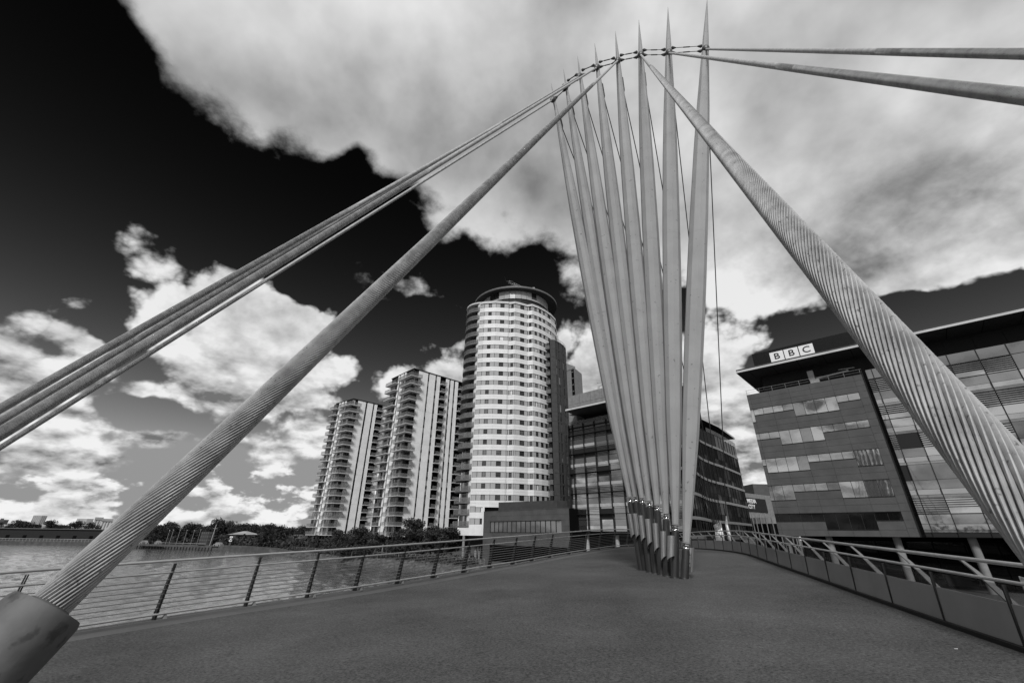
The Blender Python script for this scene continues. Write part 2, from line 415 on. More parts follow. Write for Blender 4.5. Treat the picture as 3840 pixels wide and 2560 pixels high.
# ------------------------------------------------------------------ railings
M_tube = mat('brushed_steel_tube', .5, .35, metal=.75, var=.15, scale=5)
M_post = mat('dark_steel_post', .022, .5, metal=.3, var=.3, scale=9)
M_wire = mat('steel_wire', .16, .5, metal=.3)
M_postl = mat('light_steel_post', .20, .55, metal=.2, var=.2, scale=7)
def zat(P, dz): return [Vector((p.x, p.y, zdeck(p.x, p.y)+dz)) for p in P]
lr = thing('railing', 'long steel railing with thin horizontal wires along the water side', 'railing', Lr[20].copy())
b = MB(); b.tube(zat(offset(Lr, .25), 1.22), .028, 10); b.build('handrail', M_tube, lr, True)
b = MB(); b.tube(zat(offset(Lr, .17), .98), .021, 8); b.build('mid_rail', M_tube, lr, True)
b = MB(); b.tube(zat(offset(Lr, .02), .155), .026, 8); b.build('toe_rail', M_tube, lr, True)
for i in range(7):
    h = .27+i*.0935
    b = MB(); b.tube(zat(offset(Lr, .0+.17*(h-.15)/.83+.015), h), .0095, 5); b.build('wire', M_wire, lr, True)
posts = [Vector((x, y, 0)) for x, y in [(-26, -13.6), (-23.2, -10.2), (-20.6, -7.2), (-18.3, -4.1), (-16.4, -1.4), (-14.8, .8), (-13.2, 3.2), (-11.9, 5.2), (-10.6, 7.1), (-9.2, 9.1)]]
posts += [Vector((p[0], p[1], 0)) for p in LE[5:]]
dirs = []
for p in posts:
    q = min(range(len(Lr)), key=lambda i: (Lr[i]-p).length); d = (Lr[min(q+1, len(Lr)-1)]-Lr[max(q-1, 0)]).normalized()
    n = Vector((d.y, -d.x, 0)); b = MB()
    def pt(o, along, h): return Vector((p.x, p.y, zdeck(p.x, p.y)+h)) + n*o + d*along
    for s in (-1, 1):                       # two thin plates side by side, tapering upwards
        c = s*.016; prev = None
        for h, o, w in ((-.12, -.10, .17), (.35, .0, .15), (.75, .09, .115), (1.16, .20, .06)):
            cur = [pt(o-w/2, c-.006, h), pt(o+w/2, c-.006, h), pt(o+w/2, c+.006, h), pt(o-w/2, c+.006, h)]
            if prev: b.hexa(prev, cur)
            prev = cur
    for h, o in ((.98, .15), (.55, .04), (.2, -.03)): b.tube([pt(o, -.05, h), pt(o, .05, h)], .013, 6)
    b.build('post', M_post, lr)
    b = MB(); b.hexa([pt(-.12, .14, .051), pt(.05, .14, .051), pt(.05, .22, .051), pt(-.12, .22, .051)], [pt(-.02, .16, .135), pt(.03, .16, .135), pt(.03, .19, .135), pt(-.02, .19, .135)])
    b.build('bracket', M_postl, lr)

rr = thing('glazed_railing', 'long steel railing with grey panels and glass along the office side', 'railing', Rr[20].copy())
b = MB(); b.tube(zat(offset(Rr, -.06), 1.10), .030, 10); b.build('handrail', M_tube, rr, True)
b = MB(); b.tube(zat(offset(Rr, -.02), .86), .024, 8); b.build('mid_rail', M_tube, rr, True)
b = MB(); b.tube(zat(offset(Rr, -.03), .02), .062, 4, rot=pi/4); b.build('base_channel', M_dark, rr)
M_panel = mat('grey_translucent_panel', .27, .22, var=.12, scale=1.2)
Rp = resample(offset(Rc, .0), 1.68)
mg = bpy.data.materials.new('clear_glass_strip'); mg.use_nodes = True; t_ = mg.node_tree; t_.nodes.clear()
o_ = t_.nodes.new('ShaderNodeOutputMaterial'); tr = t_.nodes.new('ShaderNodeBsdfTransparent'); tr.inputs[0].default_value = (.82, .82, .82, 1)
gs = t_.nodes.new('ShaderNodeBsdfGlossy'); gs.inputs['Roughness'].default_value = .05; mx = t_.nodes.new('ShaderNodeMixShader')
mx.inputs[0].default_value = .10; t_.links.new(tr.outputs[0], mx.inputs[1]); t_.links.new(gs.outputs[0], mx.inputs[2]); t_.links.new(mx.outputs[0], o_.inputs[0])
for i in range(len(Rp)-1):
    a, c = Rp[i], Rp[i+1]; d = (c-a).normalized(); n = Vector((d.y, -d.x, 0))
    a2, c2 = a+d*.02, c-d*.02
    def pt(q, o, h): return Vector((q.x, q.y, zdeck(q.x, q.y)+h)) + n*o
    b = MB(); b.hexa([pt(a2, .0, .06), pt(c2, .0, .06), pt(c2, .018, .06), pt(a2, .018, .06)], [pt(a2, .03, .57), pt(c2, .03, .57), pt(c2, .048, .57), pt(a2, .048, .57)])
    b.build('panel', M_panel, rr)
    b = MB(); b.hexa([pt(a2, .032, .572), pt(c2, .032, .572), pt(c2, .046, .572), pt(a2, .046, .572)], [pt(a2, .042, .80), pt(c2, .042, .80), pt(c2, .056, .80), pt(a2, .056, .80)])
    b.build('glass_pane', mg, rr)
    b = MB(); b.hexa([pt(a, -.012, .05)+d*-.02, pt(a, -.012, .05)+d*.02, pt(a, .03, .05)+d*.02, pt(a, .03, .05)+d*-.02], [pt(a, .018, .80)+d*-.012, pt(a, .018, .80)+d*.012, pt(a, .062, .80)+d*.012, pt(a, .062, .80)+d*-.012]); b.build('gasket', M_dark, rr)
rposts = [(7.62, 7.35+.2), (7.34+.62, 9.25)]
Rq = resample(offset(Rc, .0), .05)
def arcpos(x, y): return min(range(len(Rq)), key=lambda i: (Rq[i]-Vector((x, y, 0))).length)
stations = [arcpos(*p) for p in [(7.2, 7.4), (7.75, 9.2), (8.35, 11.2), (8.85, 12.9), (9.3, 14.6)]]
step = 34
st0 = stations[0]
allst = [s for s in range(st0 % 36, st0, 36)] + stations + list(range(stations[-1]+36, len(Rq)-3, 36))
for q in allst:
    p = Rq[q]; d = (Rq[min(q+2, len(Rq)-1)]-Rq[max(q-2, 0)]).normalized(); n = Vector((d.y, -d.x, 0)); b = MB()
    def pt(o, along, h): return Vector((p.x, p.y, zdeck(p.x, p.y)+h)) + n*o + d*along
    prev = None
    for h, o, w in ((-.02, .66, .15), (.35, .50, .125), (.70, .26, .085), (.92, .10, .06), (1.07, -.03, .04)):
        cur = [pt(o-w/2, -.022, h), pt(o+w/2, -.022, h), pt(o+w/2, .022, h), pt(o-w/2, .022, h)]
        if prev: b.hexa(prev, cur)
        prev = cur
    b.tube([pt(.02, 0, .86), pt(.14, 0, .84)], .014, 6)
    b.build('post', M_postl, rr)

# ------------------------------------------------------------------ spire masts
M_mast = mat('mast_paint', .30, .75, var=.10, scale=1.3, bump=.15, bscale=70, detail=8)
def add_spots(m, scale, lo, hi, dark):
    t = m.node_tree; b = t.nodes['Principled BSDF']; src = b.inputs['Base Color'].links[0].from_socket
    g = t.nodes.new('ShaderNodeNewGeometry'); n = t.nodes.new('ShaderNodeTexNoise'); n.inputs['Scale'].default_value = scale; n.inputs['Detail'].default_value = 4
    t.links.new(g.outputs['Position'], n.inputs['Vector'])
    r = t.nodes.new('ShaderNodeMapRange'); r.inputs[1].default_value = lo; r.inputs[2].default_value = hi; r.inputs[3].default_value = 1; r.inputs[4].default_value = dark
    t.links.new(n.outputs['Fac'], r.inputs[0]); v = t.nodes.new('ShaderNodeVectorMath'); v.operation = 'SCALE'
    t.links.new(src, v.inputs[0]); t.links.new(r.outputs[0], v.inputs['Scale']); t.links.new(v.outputs[0], b.inputs['Base Color'])
add_spots(M_mast, 7, .66, .74, .5)
M_ped = mat('pedestal_dark_steel', .035, .45, metal=.3, var=.25, scale=6, stretch=(3, 3, .4))
M_shield = mat('pedestal_shield_steel', .30, .42, metal=.7, var=.25, scale=8, stretch=(4, 4, .3))
M_chrome = mat('chrome_collar', .8, .08, metal=1)
M_cast = mat('cast_clamp_steel', .10, .5, metal=.4, var=.3, scale=12)
CAB = [{'q': [-10.477, 8.723, 3.1], 'l': [-12.529, 7.45, -0.51]}, {'q': [-6.039, 4.828, 2.88], 'l': [-7.308, 3.206, -0.412]}, {'q': [-7.115, 5.764, 2.951], 'l': [-8.681, 4.315, -0.438]}, {'q': [-4.329, 3.553, 2.326], 'l': [-5.327, 2.245, -0.358]}, {'q': [-1.329, 1.422, 1.394], 'l': [-1.803, 0.534, -0.261]}, {'q': [0.876, 0.783, 1.75], 'l': [0.386, -0.299, -0.195]}, {'q': [3.479, 1.85, 4.367], 'l': [2.435, -0.698, -0.124]}, {'q': [5.353, 2.661, 6.267], 'l': [3.714, -0.952, -0.079]}]
MAST = [{'b': [5.113, 18.19, 0.474], 'pt': [4.947, 18.208, 2.877], 'm': [4.929, 18.21, 3.137], 't': [2.194, 16.59, 27.011], 'h': [2.348, 16.681, 25.67], 's': 0.9439}, {'b': [5.213, 18.023, 0.474], 'pt': [5.129, 18.041, 2.869], 'm': [5.119, 18.043, 3.143], 't': [2.978, 16.423, 28.15], 'h': [3.109, 16.522, 26.621], 's': 0.9388}, {'b': [5.205, 17.427, 0.458], 'pt': [5.204, 17.445, 2.782], 'm': [5.204, 17.447, 3.049], 't': [3.791, 15.827, 28.517], 'h': [3.889, 15.939, 26.755], 's': 0.9308}, {'b': [5.309, 17.113, 0.454], 'pt': [5.363, 17.131, 2.643], 'm': [5.37, 17.133, 2.916], 't': [4.853, 15.513, 29.269], 'h': [4.895, 15.644, 27.129], 's': 0.9188}, {'b': [5.338, 16.566, 0.441], 'pt': [5.472, 16.583, 2.455], 'm': [5.491, 16.586, 2.733], 't': [6.031, 14.966, 29.538], 'h': [5.979, 15.123, 26.932], 's': 0.9028}, {'b': [5.401, 16.183, 0.434], 'pt': [5.617, 16.2, 2.178], 'm': [5.648, 16.203, 2.423], 't': [7.412, 14.583, 30.024], 'h': [7.213, 14.766, 26.897], 's': 0.8867}, {'b': [5.476, 15.674, 0.424], 'pt': [5.707, 15.691, 1.775], 'm': [5.753, 15.694, 2.045], 't': [9.061, 14.074, 30.418], 'h': [8.583, 14.308, 26.322], 's': 0.8556}, {'b': [5.683, 15.371, 0.424], 'pt': [5.864, 15.386, 1.233], 'm': [5.919, 15.391, 1.482], 't': [11.357, 13.771, 30.815], 'h': [10.507, 14.024, 26.228], 's': 0.8436}]
PROF = [(0, .23), (.012, .25), (.035, .34), (.083, .465), (.123, .576), (.2, .67), (.27, .734), (.336, .766), (.456, .762), (.595, .70), (.69, .60), (.779, .46), (.84, .36), (.881, .29), (.94, .16), (1, .012)]
ORD = ['nearest and tallest of the eight spire masts, at the right end of their row', 'pale tapering mast directly left of the tallest one', 'third spire mast from the right, with the thick right hand cable on its head',
 'fourth spire mast from the right, with the thick left hand cable on its head', 'fifth spire mast from the right in the fan of eight', 'third spire mast from the left in the fan of eight', 'second spire mast from the left, beside the shortest', 'farthest and leftmost spire mast, leaning left and looking shortest']
heads = []
for i, d in enumerate(MAST):
    base, ptop, bot, tip = (Vector(d[k]) for k in ('b', 'pt', 'm', 't')); base.z = zdeck(base.x, base.y)
    k = .80 + .20*(i/7)
    th = thing('spire_mast', ORD[7-i], 'mast', base, 'fan of eight spire masts')
    ax = tip-bot; u = ax.normalized()
    b = MB(); pts = []; rs = []
    for a, c in zip(PROF, PROF[1:]):
        for q in range(3):
            t = q/3; s = a[0]+(c[0]-a[0])*t; w = a[1]+(c[1]-a[1])*t; pts.append(bot+ax*s); rs.append(w*k/2*1.03)
    pts.append(tip); rs.append(.006); b.tube(pts, rs, 10, rot=.2+i*.05)
    sp = b.build('spire', M_mast, th, True)
    for sj in (.155, .42, .72):
        c_ = bot+ax*sj; wj = [a for a in zip(PROF, PROF[1:]) if a[0][0] <= sj <= a[1][0]][0]; tj = (sj-wj[0][0])/(wj[1][0]-wj[0][0]); rj = (wj[0][1]+(wj[1][1]-wj[0][1])*tj)*k/2*1.03+.003
        b = MB(); b.tube([c_-u*.012, c_+u*.012], rj, 10, rot=.2+i*.05); b.build('weld_seam', M_mast, th)
    # round nose, ball joint with two bright rings, dark pedestal
    r0 = .115*k
    b = MB(); b.tube([bot-u*.012, bot-u*.03, bot-u*.055], [r0*1.08, r0*1.12, r0*.7], 20); b.build('nose_ring', M_mast, th, True)
    b = MB()
    b.tube([bot-u*.055, bot-u*.075, bot-u*.10, bot-u*.125], [r0*.66, r0*.9, r0*.93, r0*.8], 20)
    b.tube([bot-u*.155, bot-u*.175, bot-u*.21, bot-u*.235], [r0*.86, r0*.98, r0*.98, r0*.86], 20); b.build('collar', M_chrome, th, True)
    b = MB(); b.tube([bot-u*.05, bot-u*.26], [r0*.62]*2, 14); b.build('ball_joint', M_ped, th, True)
    pu = (bot-base).normalized(); b = MB(); top = bot-pu*.25
    b.tube([base-pu*.1, base+(top-base)*.5, top, top+pu*.012], [.127, .124, .12, .10], 22); b.build('pedestal', M_ped, th, True)
    b = MB(); b.tube([base-pu*.02, base+pu*.012], [.17, .165], 22); b.build('base_ring', M_ped, th, True)
    # curved bright shield clamped to the outside of the pedestal, bottom cut at a slant
    side = Vector((-.86, -.5, 0)) if i < 7 else Vector((.98, .15, 0))
    ln = [.95, .98, .98, 1.0, 1.0, 1.0, .80, .72][i]; drop = [.42, .42, .42, .42, .40, .36, .12, -.08][i]
    wide = .10 if i < 6 else .125
    cen = top - pu*drop + side*(.15 if i < 6 else .20 if i == 6 else .16)
    b = MB(); K = 12; perp = Vector((-side.y, side.x, 0))
    for r in (wide, wide-.008):
        for q in range(K+1):
            a = -1.75+3.5*q/K; o = side*cos(a)*r+perp*sin(a)*r; b.v.append(tuple(cen+o+pu*.0))
            cut = ln*(1-.22*(1+sin(a))/2); b.v.append(tuple(cen+o-pu*cut))
    for q in range(K): b.f.append((2*q, 2*q+2, 2*q+3, 2*q+1)); b.mi.append(0); j = 2*(K+1)+2*q; b.f.append((j, j+2, j+3, j+1)); b.mi.append(0)
    for q in range(K):
        j = 2*(K+1)
        b.f.append((2*q, 2*q+2, j+2*q+2, j+2*q)); b.mi.append(0); b.f.append((2*q+1, 2*q+3, j+2*q+3, j+2*q+1)); b.mi.append(0)
    for q in (0, K): j = 2*(K+1); b.f.append((2*q, 2*q+1, j+2*q+1, j+2*q)); b.mi.append(0)
    b.build('shield', M_shield, th, True)
    b = MB(); b.tube([cen-pu*ln*.3, top-pu*(drop+ln*.3)], .018, 8); b.tube([cen-pu*ln*.65, top-pu*(drop+ln*.65)], .018, 8); b.build('shield_bracket', M_ped, th)
    # head clamp that takes the main cable
    h = bot+ax*d['s']; cdir = (Vector(CAB[i]['q'])-h).normalized(); hr = .19*k
    b = MB(); b.tube([h+cdir*-.05, h+cdir*.10, h+cdir*.26, h+cdir*.34, h+cdir*.42], [hr*.9, hr*1.1, hr*1.0, hr*.75, hr*.45], 16); b.build('head_clamp', M_cast, th, True)
    b = MB(); b.tube([h+cdir*.15-u*.15, h+cdir*.1-u*.9], [.05, .035], 8); b.build('tail_fin', M_ped, th, True)
    # dark stay plate on the far side
    sideb = Vector((.9, .45, 0)); q0 = bot+ax*(d['s']-.045); q1 = bot+ax*(d['s']-.085)
    wr = .17*k
    b = MB(); b.tube([q0+sideb*wr, q0-u*.15+sideb*(wr+.06), q1+sideb*(wr+.10), q1-u*.25+sideb*(wr+.07)], [.02, .055, .055, .03], 8); b.build('stay_lug', M_dark, th, True)
    heads.append((h, u, k, q1-u*.2+sideb*(wr+.07)))

# tie rods with fork ends and turnbuckles between neighbouring heads
for i in range(7):
    for lvl in (0, 1):
        (h0, u0, k0, _), (h1, u1, k1, _) = heads[i], heads[i+1]
        up = .30 if lvl else -.12
        a = h0+u0*(up+.1); c = h1+u1*(up-.02); dd = (c-a).normalized(); Ln = (c-a).length
        a2 = a+dd*.17*k0; c2 = c-dd*.2*k1
        nth = ['first', 'second', 'third', 'fourth', 'fifth', 'sixth', 'seventh'][i]
        th = thing('tie_rod', '%s tie rod between two mast heads, %s gap counted from the left mast' % ('upper' if lvl else 'lower', nth), 'tie rod', a2.lerp(c2, .5), 'tie rods between the mast heads')
        m_ = a2.lerp(c2, .5); b = MB(); b.tube([a2+dd*.12, c2-dd*.12], .017, 7)
        b.tube([m_-dd*.2, m_-dd*.16, m_+dd*.16, m_+dd*.2], [.018, .032, .032, .018], 8); b.build('rod', M_cast, th, True)
        for e, s in ((a2, 1), (c2, -1)):
            b = MB(); b.tube([e-dd*.03*s, e+dd*.03*s, e+dd*.14*s, e+dd*.24*s], [.05, .095, .06, .02], 10); b.build('fork', M_cast, th, True)

# ------------------------------------------------------------------ main cables: spiral strand rope, real wires near the eye
def rope_mat():
    m = bpy.data.materials.new('galvanised_spiral_strand'); m.use_nodes = True; t = m.node_tree; b = t.nodes['Principled BSDF']
    g = t.nodes.new('ShaderNodeNewGeometry')
    n = t.nodes.new('ShaderNodeTexNoise'); n.inputs['Scale'].default_value = 9; n.inputs['Detail'].default_value = 7; n.inputs['Roughness'].default_value = .7
    t.links.new(g.outputs['Position'], n.inputs['Vector'])
    n2 = t.nodes.new('ShaderNodeTexNoise'); n2.inputs['Scale'].default_value = 75; n2.inputs['Detail'].default_value = 3
    t.links.new(g.outputs['Position'], n2.inputs['Vector'])
    r = t.nodes.new('ShaderNodeMapRange'); r.inputs[1].default_value = .3; r.inputs[2].default_value = .7; r.inputs[3].default_value = .22; r.inputs[4].default_value = .46
    t.links.new(n.outputs['Fac'], r.inputs[0])
    # small dark corrosion spots
    r2 = t.nodes.new('ShaderNodeMapRange'); r2.inputs[1].default_value = .63; r2.inputs[2].default_value = .72; r2.inputs[3].default_value = 1; r2.inputs[4].default_value = .35
    t.links.new(n2.outputs['Fac'], r2.inputs[0])
    mu = t.nodes.new('ShaderNodeMath'); mu.operation = 'MULTIPLY'; t.links.new(r.outputs[0], mu.inputs[0]); t.links.new(r2.outputs[0], mu.inputs[1])
    cc = t.nodes.new('ShaderNodeCombineColor')
    for i in range(3): t.links.new(mu.outputs[0], cc.inputs[i])
    t.links.new(cc.outputs[0], b.inputs['Base Color']); b.inputs['Metallic'].default_value = .1; b.inputs['Roughness'].default_value = .62
    bp = t.nodes.new('ShaderNodeBump'); bp.inputs['Strength'].default_value = .35; bp.inputs['Distance'].default_value = .002
    t.links.new(n2.outputs['Fac'], bp.inputs['Height']); t.links.new(bp.outputs[0], b.inputs['Normal'])
    return m
M_rope = rope_mat()
M_socket = mat('cast_socket', .105, .68, metal=.1, var=.35, scale=9, bump=.06, bscale=60, detail=8)

CLAB = ['thinnest of the four cables running off to the left, from the leftmost mast', 'upper outermost cable running off to the left, from the second mast', 'thin middle cable between two thicker ones running off to the left', 'lower thick cable of the bundle running off to the left',
 'thick spiral strand cable falling to the big socket in the lower left corner', 'thickest spiral strand cable sweeping down to the right in front of the offices', 'lower of the two cables leaving through the right edge above', 'upper of the two cables leaving through the right edge, nearly level']
NS = 31; RAD = .052
for i, d in enumerate(CAB):
    h = Vector(MAST[i]['m']).lerp(Vector(MAST[i]['t']), MAST[i]['s']); q = Vector(d['q']); l = Vector(d['l'])
    ax = (l-h); Ln = ax.length; u = ax.normalized(); l.z = max(l.z, zdeck(l.x, l.y)-.05)
    th = thing('main_cable', CLAB[i], 'cable', l, 'main cables of the swing bridge')
    a = u.cross(Vector((0, 0, 1))).normalized(); b_ = a.cross(u).normalized()
    sock = Ln - (l-q).length if i == 4 else Ln-1.9
    near0 = sock-(15.0 if i in (4, 5) else 8.0)
    ts = [.35+j*(near0-.35)/24 for j in range(24)]
    st = .036 if i in (4, 5) else .05; x = near0
    while x < sock+.12: ts.append(x); x += st
    sub = 5; prof = [.80, .965, 1.025, 1.025, .965]; nv = NS*sub; b = MB(); turn = 2*pi/1.15
    for t in ts:
        near = t >= near0; p = h+u*t; ph = -t*turn if near else 0
        ph = -t*turn
        for j in range(nv):
            an = 2*pi*j/nv+ph; rr_ = RAD*(prof[j % sub] if near else 1.0)
            b.v.append(tuple(p+a*cos(an)*rr_+b_*sin(an)*rr_))
    for r in range(len(ts)-1):
        if r < 24 :   # far part: smooth and thin sampled, so do not twist
            pass
        for j in range(nv):
            k2 = (j+1) % nv; b.f.append((r*nv+j, r*nv+k2, (r+1)*nv+k2, (r+1)*nv+j)); b.mi.append(0)
    # untwist the far rings so their long quads stay straight
    for r in range(24):
        p = h+u*ts[r]
        for j in range(nv):
            an = 2*pi*j/nv-near0*turn; b.v[r*nv+j] = tuple(p+a*cos(an)*RAD+b_*sin(an)*RAD)
    b.build('strand_rope', M_rope, th, True)
    ps = h+u*sock
    b = MB(); b.tube([ps+u*.0, ps-u*.006, ps+u*.0, ps+u*.012, ps+u*.05, ps+u*.5, ps+u*1.0, ps+u*1.9], [.054, .084, .095, .101, .103, .108, .125, .135], 40, up=Vector((0, 1, 0)))
    b.build('socket', M_socket, th, True)
    b = MB(); b.tube([ps-u*.008, ps-u*.002, ps+u*.02], [.054, .060, .066], 40, up=Vector((0, 1, 0))); b.build('seal_ring', M_cast, th, True)
    b = MB(); b.tube([ps+u*1.905, ps+u*2.15], [.19, .19], 24); b.tube([l-Vector((0, 0, .12)), l+Vector((0, 0, .03))], [.30, .28], 24); b.build('anchor_plate', M_cast, th, True)

# back stays: thin dark ropes from each mast down to the tail of the bridge
ANCH = [(13.0, 27.04, 2.59), (13.1, 28.09, 2.37), (13.43, 29.05, 2.3), (13.77, 29.99, 2.29), (14.12, 30.93, 2.29), (14.49, 31.86, 2.29), (14.87, 32.79, 2.3), (15.24, 33.71, 2.3)]
SL = ['nearest dark back stay, from the tallest mast, farthest right', 'second dark back stay from the right', 'third dark back stay from the right', 'fourth dark back stay from the right', 'fifth dark back stay, partly hidden behind the masts', 'sixth dark back stay, partly hidden behind the masts', 'seventh dark back stay, second from the left mast', 'last dark back stay, hanging from the leftmost mast']
add_spots(M_socket, 22, .58, .66, .55)
M_stay = mat('dark_stay_rope', .025, .5)
M_fit = mat('white_anchor_fitting', .62, .3, metal=.3)
for i in range(8):
    h, u, k, lug = heads[7-i]; A_ = Vector(ANCH[i]); dd = (lug-A_).normalized()
    th = thing('back_stay', SL[i], 'cable', (A_.x, A_.y, zdeck(A_.x, A_.y)), 'thin back stays behind the masts')
    b = MB(); b.tube([lug, A_+dd*.1], .026, 7); b.build('rope', M_stay, th, True)
    w = 1.0 if i == 0 else .75
    b = MB(); z0 = zdeck(A_.x, A_.y)-.35
    b.tube([Vector((A_.x, A_.y, z0)), Vector((A_.x, A_.y, A_.z-.75*w)), A_-dd*.28*w, A_+dd*.05, A_+dd*.3], [.10*w, .09*w, .08*w, .05*w, .03], 14); b.build('anchor_fitting', M_fit, th, True)

# small loose things on the deck and railing
p_ = ray(3812, 2190); az0 = math.degrees(math.atan2(p_.x, p_.y))
q_ = min(Rr, key=lambda v: abs(math.degrees(math.atan2(v.x, v.y))-az0) if v.y > 2 else 999); Dq = math.hypot(q_.x, q_.y); zq = EYE+Dq*p_.z/math.hypot(p_.x, p_.y)
i_ = Rr.index(q_); d_ = (Rr[i_+1]-Rr[i_-1]).normalized(); n_ = Vector((d_.y, -d_.x, 0)); b = MB()
c_ = Vector((q_.x, q_.y, zq))-n_*.01
b.hexa([c_-d_*.09-Vector((0, 0, .10))+n_*.0, c_+d_*.09-Vector((0, 0, .08)), c_+d_*.09-Vector((0, 0, .08))+n_*.004, c_-d_*.09-Vector((0, 0, .10))+n_*.004], [c_-d_*.085+Vector((0, 0, .07)), c_+d_*.08+Vector((0, 0, .10)), c_+d_*.08+Vector((0, 0, .10))+n_*.004, c_-d_*.085+Vector((0, 0, .07))+n_*.004])
b.build('notice', mat('torn_paper', .7, .8, var=.5, scale=22, detail=6), rr)
pz = ray(3585, 2432); t0 = (-.203-EYE)/(pz.z-.04*pz.x-.026*pz.y); w_ = pz*t0; w_.z = zdeck(w_.x, w_.y)+.003
b = MB(); b.hexa([w_+Vector((-.022, -.005, 0)), w_+Vector((.02, -.01, 0)), w_+Vector((.022, .004, 0)), w_+Vector((-.018, .008, 0))], [w_+Vector((-.02, -.004, .003)), w_+Vector((.018, -.008, .006)), w_+Vector((.02, .004, .003)), w_+Vector((-.016, .006, .004))])
tag(b.build('paper_scrap', mat('torn_paper', .7)), 'tiny white paper scrap lying on the bare deck near the right railing', 'litter')

# ------------------------------------------------------------------ water and land
ZW, ZQ = -5.5, -3.8
def water_mat():
    m = bpy.data.materials.new('rippled_dock_water'); m.use_nodes = True; t = m.node_tree; b = t.nodes['Principled BSDF']
    b.inputs['Base Color'].default_value = (.12, .12, .12, 1); b.inputs['Roughness'].default_value = .06; b.inputs['IOR'].default_value = 1.45
    g = t.nodes.new('ShaderNodeNewGeometry'); prev = None
    for sc, dist, stretch in ((.6, .9, (.7, 1.6, 1)), (2.1, .35, (.7, 1.5, 1)), (.12, 1.0, (1, 1, 1))):
        mp = t.nodes.new('ShaderNodeMapping'); mp.inputs['Scale'].default_value = stretch; mp.inputs['Rotation'].default_value = (0, 0, .5)
        t.links.new(g.outputs['Position'], mp.inputs[0])
        n = t.nodes.new('ShaderNodeTexNoise'); n.inputs['Scale'].default_value = sc; n.inputs['Detail'].default_value = 3; n.inputs['Distortion'].default_value = .6
        t.links.new(mp.outputs[0], n.inputs['Vector'])
        bp = t.nodes.new('ShaderNodeBump'); bp.inputs['Strength'].default_value = .9; bp.inputs['Distance'].default_value = dist
        t.links.new(n.outputs['Fac'], bp.inputs['Height'])
        if prev: t.links.new(prev, bp.inputs['Normal'])
        prev = bp.outputs[0]
    t.links.new(prev, b.inputs['Normal'])
    gl = t.nodes.new('ShaderNodeBsdfGlossy'); gl.inputs['Roughness'].default_value = .10; t.links.new(prev, gl.inputs['Normal'])
    lw = t.nodes.new('ShaderNodeLayerWeight'); lw.inputs['Blend'].default_value = .35; t.links.new(prev, lw.inputs['Normal'])
    mr = t.nodes.new('ShaderNodeMapRange'); mr.inputs[3].default_value = .02; mr.inputs[4].default_value = .5; t.links.new(lw.outputs['Facing'], mr.inputs[0]); mr.inputs[1].default_value = .45
    mx = t.nodes.new('ShaderNodeMixShader'); t.links.new(mr.outputs[0], mx.inputs[0]); t.links.new(b.outputs[0], mx.inputs[1]); t.links.new(gl.outputs[0], mx.inputs[2])
    t.links.new(mx.outputs[0], t.nodes['Material Output'].inputs[0])
    return m
b = MB(); S_ = 6000
zl = ZW-.35
b.poly([(-S_, -S_, zl), (S_, -S_, zl), (S_, S_, zl), (-S_, S_, zl)]); M_water = water_mat(); struct(b.build('water', M_water))
# wind ripples on the basin as real relief
import numpy as np
rg = np.random.RandomState(4); azs = np.radians(np.arange(-64, -2, .14)); Ds = 8*1.0092**np.arange(0, 430)
AA, DD = np.meshgrid(azs, Ds); XX = np.sin(AA)*DD; YY = np.cos(AA)*DD; ZZ = np.zeros_like(XX); sp = DD*.0092
for i in range(70):
    lam = .35*(14**rg.rand()); th_ = rad(35)+rg.randn()*.55; kk = 2*pi/lam; amp = .034*lam/2/pi*1.25
    fade = np.clip(lam/(sp*2.6)-.4, 0, 1); ph = rg.rand()*6.28
    q = kk*(XX*cos(th_)+YY*sin(th_))+ph
    ZZ += amp*fade*(np.sin(q)+.35*np.sin(2*q+1))
gust = .75+.35*np.sin(XX*.07+YY*.03+1.1*np.sin(YY*.05))
ZZ = ZZ*gust+ZW; nr, nc_ = XX.shape; me = bpy.data.meshes.new('ripples')
ii = np.arange(nr*nc_).reshape(nr, nc_); fcs = np.stack([ii[:-1, :-1], ii[:-1, 1:], ii[1:, 1:], ii[1:, :-1]], -1).reshape(-1, 4)[:, ::-1]
me.vertices.add(nr*nc_); me.vertices.foreach_set('co', np.stack([XX, YY, ZZ], -1).ravel()); me.loops.add(fcs.size); me.loops.foreach_set('vertex_index', fcs.ravel())
me.polygons.add(len(fcs)); me.polygons.foreach_set('loop_start', np.arange(len(fcs))*4); me.polygons.foreach_set('loop_total', np.full(len(fcs), 4)); me.polygons.foreach_set('use_smooth', np.ones(len(fcs), bool)); me.update(calc_edges=True)
M_rip = M_water.copy(); me.materials.append(M_rip); ro = bpy.data.objects.new('water_ripples', me); C.objects.link(ro); struct(ro)
for nd in M_rip.node_tree.nodes:
    if nd.type == 'BUMP': nd.inputs['Distance'].default_value = nd.inputs['Distance'].default_value*.12
SH = [(-100, 500), (-80, 440), (-62, 390), (-47.5, 340), (-42.7, 319), (-39.3, 283), (-37.4, 258), (-33.5, 246), (-30, 231), (-27.2, 205), (-24.7, 171), (-22.4, 154), (-19, 134), (-15, 122), (-11, 112), (-8, 104), (-3.5, 94), (2, 86), (8, 78), (15, 70), (22, 63), (30, 56), (38, 50), (45, 46), (52, 43), (60, 42), (70, 44), (85, 60), (100, 90)]
M_ground = mat('quay_ground', .05, .85, var=.4, scale=.12, bump=.3, bscale=2)
M_wall = mat('quay_wall_stone', .06, .85, var=.45, scale=.6, bump=.6, bscale=3)
M_bank = mat('rubble_bank', .075, .9, var=.7, scale=1.1, bump=1, bscale=2.5, detail=8)
b = MB(); pts = []
def shp(a, D, z): return at_az(a, D, z)
